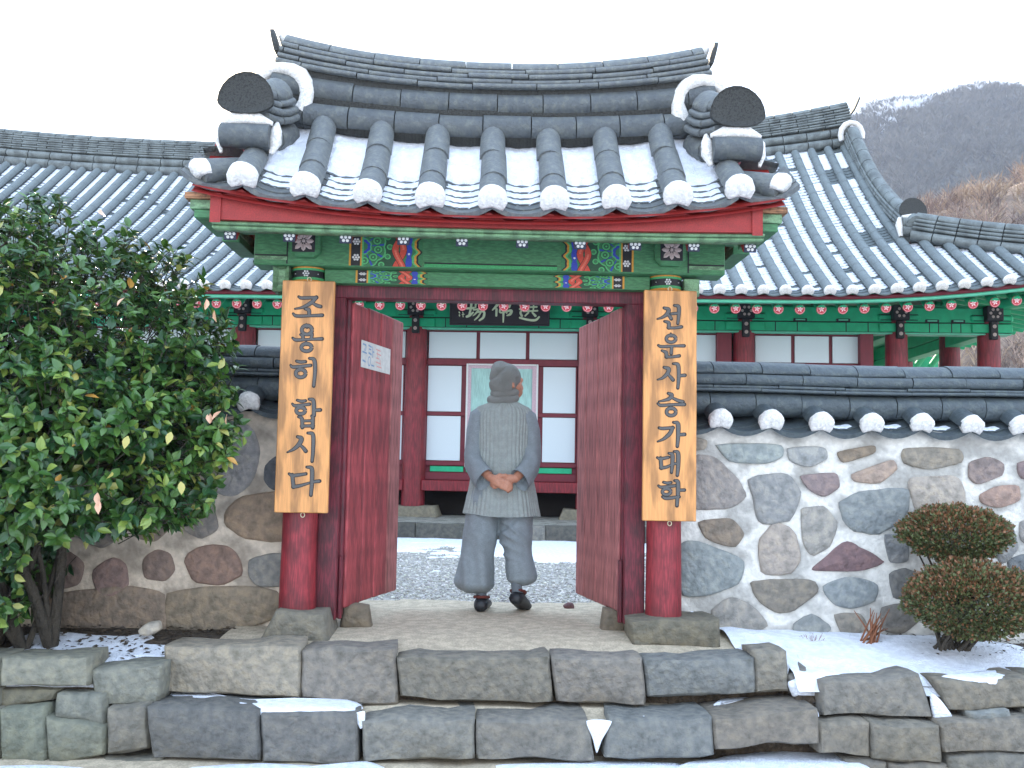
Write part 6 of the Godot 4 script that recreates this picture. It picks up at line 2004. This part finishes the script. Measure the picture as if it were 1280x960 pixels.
func build_person() -> void:
	var o := pin_y(629, 760, 0.0)
	var man := thing("person", "person in grey quilted jacket, baggy trousers and knitted cap, hands clasped behind the back", "person", Vector3(o.x - 0.028, 0.0, -0.95))
	# ---- body: one skin, most of it under the clothes; the head turned to the right
	var st := S()
	var bones := [
		[Vector3(0, 1.02, 0), Vector3(0, 1.22, 0), 0.075, 0.08], [Vector3(0, 0.86, 0), Vector3(0, 1.0, 0), 0.08, 0.075],
		[Vector3(-0.12, 1.265, 0), Vector3(0.12, 1.265, 0), 0.045, 0.045], [Vector3(0, 1.3, 0), Vector3(0.005, 1.42, -0.01), 0.055, 0.05],
		[Vector3(-0.08, 0.84, 0), Vector3(-0.125, 0.46, 0.0), 0.085, 0.058], [Vector3(-0.125, 0.46, 0), Vector3(-0.122, 0.14, -0.0), 0.045, 0.020],
		[Vector3(0.08, 0.84, 0), Vector3(0.10, 0.46, 0.02), 0.085, 0.058], [Vector3(0.10, 0.46, 0.02), Vector3(0.108, 0.20, 0.06), 0.045, 0.020],
		[Vector3(-0.122, 0.14, 0), Vector3(-0.122, 0.05, 0.02), 0.018, 0.016], [Vector3(0.108, 0.20, 0.06), Vector3(0.108, 0.10, 0.08), 0.018, 0.016],
		[Vector3(-0.165, 1.27, 0.0), Vector3(-0.20, 1.0, 0.03), 0.046, 0.040], [Vector3(-0.20, 1.0, 0.03), Vector3(-0.075, 0.875, 0.185), 0.038, 0.028],
		[Vector3(0.165, 1.27, 0.0), Vector3(0.20, 1.0, 0.03), 0.046, 0.040], [Vector3(0.20, 1.0, 0.03), Vector3(0.085, 0.875, 0.185), 0.038, 0.028]]
	skin(st, bones, 0.016, 40.0)
	# head: looking away and to the right
	var hb := Basis(Vector3.UP, deg_to_rad(-62.0))     # its own -z is the face
	var hc := Vector3(0.022, 1.515, -0.005)
	var head := []
	for b in [[Vector3(0, 0.03, 0.02), Vector3(0, 0.03, -0.015), 0.072, 0.070], [Vector3(0, -0.03, -0.035), Vector3(0, -0.075, -0.06), 0.058, 0.036], [Vector3(-0.045, -0.025, -0.055), Vector3(-0.03, -0.04, -0.065), 0.028, 0.026], [Vector3(0.045, -0.025, -0.055), Vector3(0.03, -0.04, -0.065), 0.028, 0.026],
		[Vector3(0, 0.005, -0.092), Vector3(0, -0.03, -0.112), 0.010, 0.014], [Vector3(-0.04, 0.022, -0.085), Vector3(0.04, 0.022, -0.085), 0.013, 0.013], [Vector3(-0.02, -0.058, -0.09), Vector3(0.02, -0.058, -0.09), 0.009, 0.009], [Vector3(-0.016, -0.07, -0.088), Vector3(0.016, -0.07, -0.088), 0.009, 0.009],
		[Vector3(0, -0.06, 0.0), Vector3(0, -0.13, 0.01), 0.052, 0.054], [Vector3(0.082, 0.012, 0.01), Vector3(0.086, -0.03, 0.0), 0.014, 0.010], [Vector3(-0.082, 0.012, 0.01), Vector3(-0.086, -0.03, 0.0), 0.014, 0.010]]:
		head.append([hc + hb * b[0], hc + hb * b[1], b[2], b[3]])
	skin(st, head, 0.006, 90.0)
	# hands: the right lies in the left, behind the back
	var hand := []
	hand.append([Vector3(0.085, 0.878, 0.185), Vector3(0.035, 0.862, 0.20), 0.026, 0.024])
	hand.append([Vector3(0.055, 0.882, 0.196), Vector3(-0.005, 0.872, 0.204), 0.018, 0.018])
	hand.append([Vector3(0.050, 0.850, 0.198), Vector3(-0.002, 0.842, 0.206), 0.018, 0.017])
	for k in 4:
		var f := Vector3(-0.004, 0.882 - k * 0.0175, 0.205)
		finger(hand, f, [Vector3(-1, -0.25, 0.08), Vector3(-0.9, -0.35, -0.35), Vector3(-0.6, -0.3, -0.8)], [[0.036, 0.024, 0.018], [0.040, 0.026, 0.02], [0.037, 0.024, 0.018], [0.029, 0.019, 0.015]][k], 0.0080)
	finger(hand, Vector3(0.040, 0.886, 0.200), [Vector3(-0.7, 0.25, 0.5), Vector3(-0.9, -0.1, 0.3)], [0.030, 0.026], 0.0100)
	var st2 := st
	skin(st2, hand, 0.004, 190.0)
	hand = []
	hand.append([Vector3(-0.080, 0.880, 0.185), Vector3(-0.040, 0.856, 0.222), 0.026, 0.022])
	hand.append([Vector3(-0.052, 0.876, 0.212), Vector3(0.002, 0.856, 0.236), 0.016, 0.016])
	hand.append([Vector3(-0.058, 0.846, 0.212), Vector3(-0.008, 0.826, 0.234), 0.017, 0.015])
	for k in 4:
		var f := Vector3(0.0 - k * 0.003, 0.866 - k * 0.0165, 0.237)
		finger(hand, f, [Vector3(1, -0.32, 0.05), Vector3(0.75, -0.55, -0.35), Vector3(0.3, -0.6, -0.75)], [[0.037, 0.025, 0.018], [0.041, 0.027, 0.02], [0.038, 0.025, 0.018], [0.03, 0.02, 0.015]][k], 0.0080)
	finger(hand, Vector3(-0.045, 0.884, 0.214), [Vector3(0.8, 0.35, 0.2), Vector3(0.9, 0.0, -0.2)], [0.030, 0.025], 0.0100)
	skin(st2, hand, 0.004, 190.0)
	obj("body", st, M.skin, man)
	# ---- jacket: quilted, ribbed up and down
	st = S()
	var rings := []
	for r in [[1.425, 0.006, 0.066, 0.060], [1.39, 0.005, 0.078, 0.066], [1.37, 0.003, 0.118, 0.078], [1.352, 0.0, 0.162, 0.088], [1.33, 0.0, 0.184, 0.098], [1.30, 0.0, 0.194, 0.106], [1.24, 0.0, 0.196, 0.114], [1.16, 0.0, 0.190, 0.120], [1.06, 0.0, 0.188, 0.122], [0.96, 0.0, 0.196, 0.124], [0.86, 0.0, 0.208, 0.130], [0.77, 0.0, 0.224, 0.138], [0.69, 0.0, 0.240, 0.146], [0.638, 0.0, 0.252, 0.152], [0.628, 0.0, 0.252, 0.152], [0.63, 0.0, 0.238, 0.14], [0.75, 0.0, 0.2, 0.12]]:
		var pts := []
		var n := 288
		for j in n:
			var a := TAU * j / n
			var cx := signf(cos(a)) * pow(absf(cos(a)), 0.86)
			var cz := signf(sin(a)) * pow(absf(sin(a)), 0.86)
			var rib := 0.006 * (1.0 - pow(absf(cos(a * 22.0)), 5.0))
			var low := smoothstep(1.0, 0.65, r[0])
			var fold := 0.007 * low * sin(a * 7.0 + 1.0) + 0.010 * low * exp(-pow((a - PI / 2 - 0.03) / 0.06, 2.0)) + 0.004 * rough_noise.get_noise_3d(cos(a) * 200, r[0] * 260, sin(a) * 200)
			pts.append(Vector3(r[1] + cx * (r[2] + rib + fold), r[0] + 0.006 * sin(a * 3) * low + (0.012 * cos(a) if r[0] < 0.7 else 0.0) * -0.6, cz * (r[3] + rib + fold)))
		rings.append(pts)
	loft(st, rings, false, false)
	var jacket := obj("jacket", st, M.jacket_cloth, man)
	# ---- sleeves, wide at the cuff
	for s in [-1.0, 1.0]:
		st = S()
		rings = []
		var path := [[Vector3(0.140, 1.295, 0.0), Vector3(0.036, 0.044, 0), Vector3(0, 0, 0.076)], [Vector3(0.170, 1.270, 0.0), Vector3(0.050, 0.040, 0), Vector3(0, 0, 0.084)], [Vector3(0.188, 1.19, 0.004), Vector3(0.060, 0.008, 0), Vector3(0, 0, 0.080)], [Vector3(0.194, 1.10, 0.012), Vector3(0.062, 0.0, 0), Vector3(0, 0.01, 0.080)], [Vector3(0.193, 1.02, 0.03), Vector3(0.062, -0.01, -0.01), Vector3(0.01, 0.04, 0.078)], [Vector3(0.180, 0.955, 0.075), Vector3(0.058, -0.032, -0.02), Vector3(0.03, 0.06, 0.05)], [Vector3(0.150, 0.905, 0.13), Vector3(0.050, -0.052, -0.02), Vector3(0.035, 0.05, 0.04)], [Vector3(0.118, 0.868, 0.168), Vector3(0.048, -0.060, -0.01), Vector3(0.03, 0.03, 0.035)], [Vector3(0.113, 0.863, 0.172), Vector3(0.047, -0.060, -0.01), Vector3(0.03, 0.03, 0.035)], [Vector3(0.118, 0.868, 0.168), Vector3(0.042, -0.054, -0.01), Vector3(0.026, 0.026, 0.03)], [Vector3(0.150, 0.905, 0.13), Vector3(0.03, -0.03, -0.01), Vector3(0.02, 0.03, 0.02)]]
		for i in path.size():
			var r := []
			for j in 40:
				var a := TAU * j / 40
				var p: Vector3 = path[i][0] + path[i][1] * cos(a) + path[i][2] * sin(a)
				p += (path[i][1] * cos(a) + path[i][2] * sin(a)) * (0.10 * rough_noise.get_noise_3d(p.x * 700 + s * 77, p.y * 420, p.z * 700) + (0.09 * sin(p.y * 62 + a * 2 + s) if i > 1 and i < 6 else 0.0))
				r.append(Vector3(p.x * s, p.y, p.z))
			rings.append(r)
		loft(st, rings, true, true)
		obj("sleeve", st, M.cloth, jacket)
	# ---- trousers
	st = S()
	var warp := func(v: Vector3) -> Vector3:
		var f := 0.010 * rough_noise.get_noise_3d(v.x * 260, v.y * 60, v.z * 260) + 0.006 * rough_noise.get_noise_3d(v.x * 700, v.y * 160, v.z * 700)
		if v.z > 0.0:
			if v.x > -0.03:     # folds that run down from the seat across the right leg
				for k in 4:
					var line := v.y - (0.60 - k * 0.075) + (v.x - 0.0) * (0.75 - 0.15 * k)
					f += 0.017 * exp(-pow(line / 0.013, 2.0)) * smoothstep(0.24, 0.06, v.x + 0.03 * k) * smoothstep(-0.03, 0.02, v.x)
				f -= 0.018 * exp(-pow((v.y - 0.53 - v.x * 0.8) / 0.014, 2.0)) * smoothstep(0.22, 0.12, v.x)
			else: f += 0.011 * sin(v.x * 55 + v.y * 6) * smoothstep(0.6, 0.3, v.y)
		var hem := 0.19 if v.x < -0.02 else 0.23
		var low := maxf(hem - v.y, 0.0)
		return v + Vector3(v.x - (-0.13 if v.x < -0.02 else 0.11), 0, v.z).normalized() * f + Vector3(0, low * 0.42, 0)
	skin(st, [
		[Vector3(-0.085, 0.80, 0), Vector3(0.085, 0.80, 0), 0.125, 0.125], [Vector3(-0.120, 0.72, 0.0), Vector3(-0.138, 0.50, 0.0), 0.116, 0.104], [Vector3(-0.138, 0.50, 0), Vector3(-0.160, 0.26, 0.0), 0.102, 0.114], [Vector3(-0.162, 0.26, 0), Vector3(-0.172, 0.19, 0.0), 0.120, 0.132], [Vector3(-0.156, 0.18, 0), Vector3(-0.128, 0.155, 0.0), 0.100, 0.082],
		[Vector3(0.105, 0.72, 0.0), Vector3(0.102, 0.50, 0.01), 0.116, 0.102], [Vector3(0.102, 0.50, 0.01), Vector3(0.128, 0.29, 0.03), 0.098, 0.088], [Vector3(0.128, 0.29, 0.03), Vector3(0.142, 0.23, 0.03), 0.096, 0.102], [Vector3(0.138, 0.225, 0.035), Vector3(0.122, 0.21, 0.045), 0.084, 0.070]], 0.011, 75.0, warp)
	obj("trousers", st, M.cloth, man)
	# ---- socks and shoes
	for f in [[Vector3(-0.122, 0.0, 0.03), -0.10, 0.0], [Vector3(0.108, 0.0, 0.09), -0.30, 0.30]]:
		var b := Basis(Vector3.UP, f[1]) * Basis(Vector3.RIGHT, -f[2])
		var p: Vector3 = f[0] + Vector3(0, 0.0 if f[2] == 0.0 else 0.052, 0)
		st = S()
		tube(st, [p + b * Vector3(0, 0.05, -0.02), p + Vector3(0, 0.12, -0.02), p + Vector3(0, 0.21 if f[2] > 0 else 0.16, -0.025)], [0.036, 0.036, 0.042], 18)
		obj("sock", st, M.sock, man)
		st = S()
		rings = []
		for r in [[0.047, 0.004, 0.004, 0.034], [0.044, 0.020, 0.020, 0.034], [0.032, 0.036, 0.034, 0.036], [0.0, 0.040, 0.042, 0.042], [-0.06, 0.042, 0.040, 0.040], [-0.12, 0.048, 0.032, 0.032], [-0.17, 0.046, 0.026, 0.026], [-0.205, 0.030, 0.018, 0.020], [-0.215, 0.010, 0.008, 0.018]]:
			var q := []
			for j in 24:
				var a := TAU * j / 24
				var v := Vector3(cos(a) * r[1] * 1.2, maxf(sin(a) * r[2] + r[3] * 0.9, 0.002) * 1.2, r[0] * 1.15)
				q.append(p + b * v)
			rings.append(q)
		loft(st, rings)
		var shoe := obj("shoe", st, M.shoe, man)
		st = S()
		var pts := ring(p + b * Vector3(0, 0.090, -0.022), b * Vector3(0.046, 0, 0), b * Vector3(0, 0.006, 0.052), 20)
		pts.append(pts[0])
		var rad := []
		for k in pts.size(): rad.append(0.010 + 0.002 * sin(k * 2.3))
		tube(st, pts, rad, 8)
		obj("trim", st, M.fur, shoe)
	# ---- collar rolls and cap
	st = S()
	for k in [[1.405, 0.084, 0.074, 0.026, -0.002], [1.447, 0.072, 0.068, 0.027, 0.006]]:
		var pts := []
		var rad := []
		for j in 29:
			var a := TAU * j / 28
			pts.append(Vector3(k[4] + cos(a) * k[1], k[0] + 0.012 * sin(a * 1.0 + 2.6) + 0.004 * sin(a * 5), sin(a) * k[2]))
			rad.append(k[3] * (1.0 + 0.08 * sin(a * 3 + k[0] * 40)))
		tube(st, pts, rad, 12)
	obj("scarf", st, M.knit, man)
	st = S()
	var cap := [[Vector3(0.010, 1.548, 0.004), Vector3(0.024, 1.550, -0.010), 0.088, 0.088], [Vector3(-0.006, 1.505, 0.02), Vector3(0.010, 1.525, 0.008), 0.084, 0.088], [Vector3(-0.036, 1.612, -0.004), Vector3(-0.036, 1.590, 0.036), 0.046, 0.042], [Vector3(-0.014, 1.618, 0.0), Vector3(0.030, 1.588, 0.0), 0.032, 0.045], [Vector3(-0.05, 1.55, 0.02), Vector3(-0.045, 1.50, 0.025), 0.036, 0.044]]
	skin(st, cap, 0.008, 80.0, func(v: Vector3) -> Vector3:
		var a := atan2(v.z, v.x - 0.015)
		var f := 0.0022 * sin(a * 44.0) - 0.009 * exp(-pow((v.y - 1.565 - 0.75 * (v.x + 0.045)) / 0.008, 2.0)) * smoothstep(0.05, 0.0, v.x)
		return v + Vector3(v.x - 0.015, 0, v.z).normalized() * f)
	obj("cap", st, M.knit, man)

# ---------------------------------------------------------------- everything

func _ready() -> void:
	# camera
	var cam := Camera3D.new()
	cam.name = "camera"
	cam.transform = Transform3D(view, EYE)
	cam.fov = rad_to_deg(2.0 * atan(480.0 / 1256.0))
	cam.near = 0.1
	cam.far = 4000.0
	add_child(cam)
	cam.current = true
	# sky, air and exposure
	var sky := ProceduralSkyMaterial.new()
	sky.sky_top_color = Color(0.72, 0.81, 0.925)
	sky.sky_horizon_color = Color(1.0, 0.99, 0.965)
	sky.sky_curve = 0.16
	sky.sky_energy_multiplier = 1.0
	sky.ground_bottom_color = Color(0.45, 0.44, 0.43)
	sky.ground_horizon_color = Color(0.8, 0.8, 0.8)
	sky.sun_angle_max = 38.0
	sky.sun_curve = 0.12
	var env := Environment.new()
	env.background_mode = Environment.BG_SKY
	env.sky = Sky.new()
	env.sky.sky_material = sky
	env.tonemap_mode = Environment.TONE_MAPPER_LINEAR
	env.tonemap_exposure = 3.8
	env.sdfgi_enabled = true
	env.ssao_enabled = true
	env.ssil_enabled = true
	env.fog_enabled = true
	env.fog_density = 0.00045
	env.fog_light_color = Color(0.80, 0.85, 0.95)
	var we := WorldEnvironment.new()
	we.name = "sky"
	we.environment = env
	add_child(we)
	# the low winter sun, behind the left end of the gate's roof
	var sun := DirectionalLight3D.new()
	sun.name = "sun"
	sun.light_color = Color(1.0, 0.93, 0.82)
	sun.light_energy = 1.5
	sun.light_angular_distance = 0.5
	sun.shadow_enabled = true
	var toward := Vector3(sin(deg_to_rad(-14.5)) * cos(deg_to_rad(21.0)), sin(deg_to_rad(21.0)), -cos(deg_to_rad(-14.5)) * cos(deg_to_rad(21.0)))
	sun.transform = Transform3D(Basis.looking_at(-toward), Vector3.ZERO)
	add_child(sun)

	rng.seed = 20051
	rough_noise.seed = 7
	rough_noise.frequency = 0.01
	rough_noise.fractal_octaves = 2
	make_materials()
	paint_material("paint_left", false)
	paint_material("paint_right", true)
	build_ground()
	build_hills()
	build_hall()
	build_gate()
	build_wall(-1.0)
	build_wall(1.0)
	build_steps()
	build_signs()
	build_plants()
	build_person()
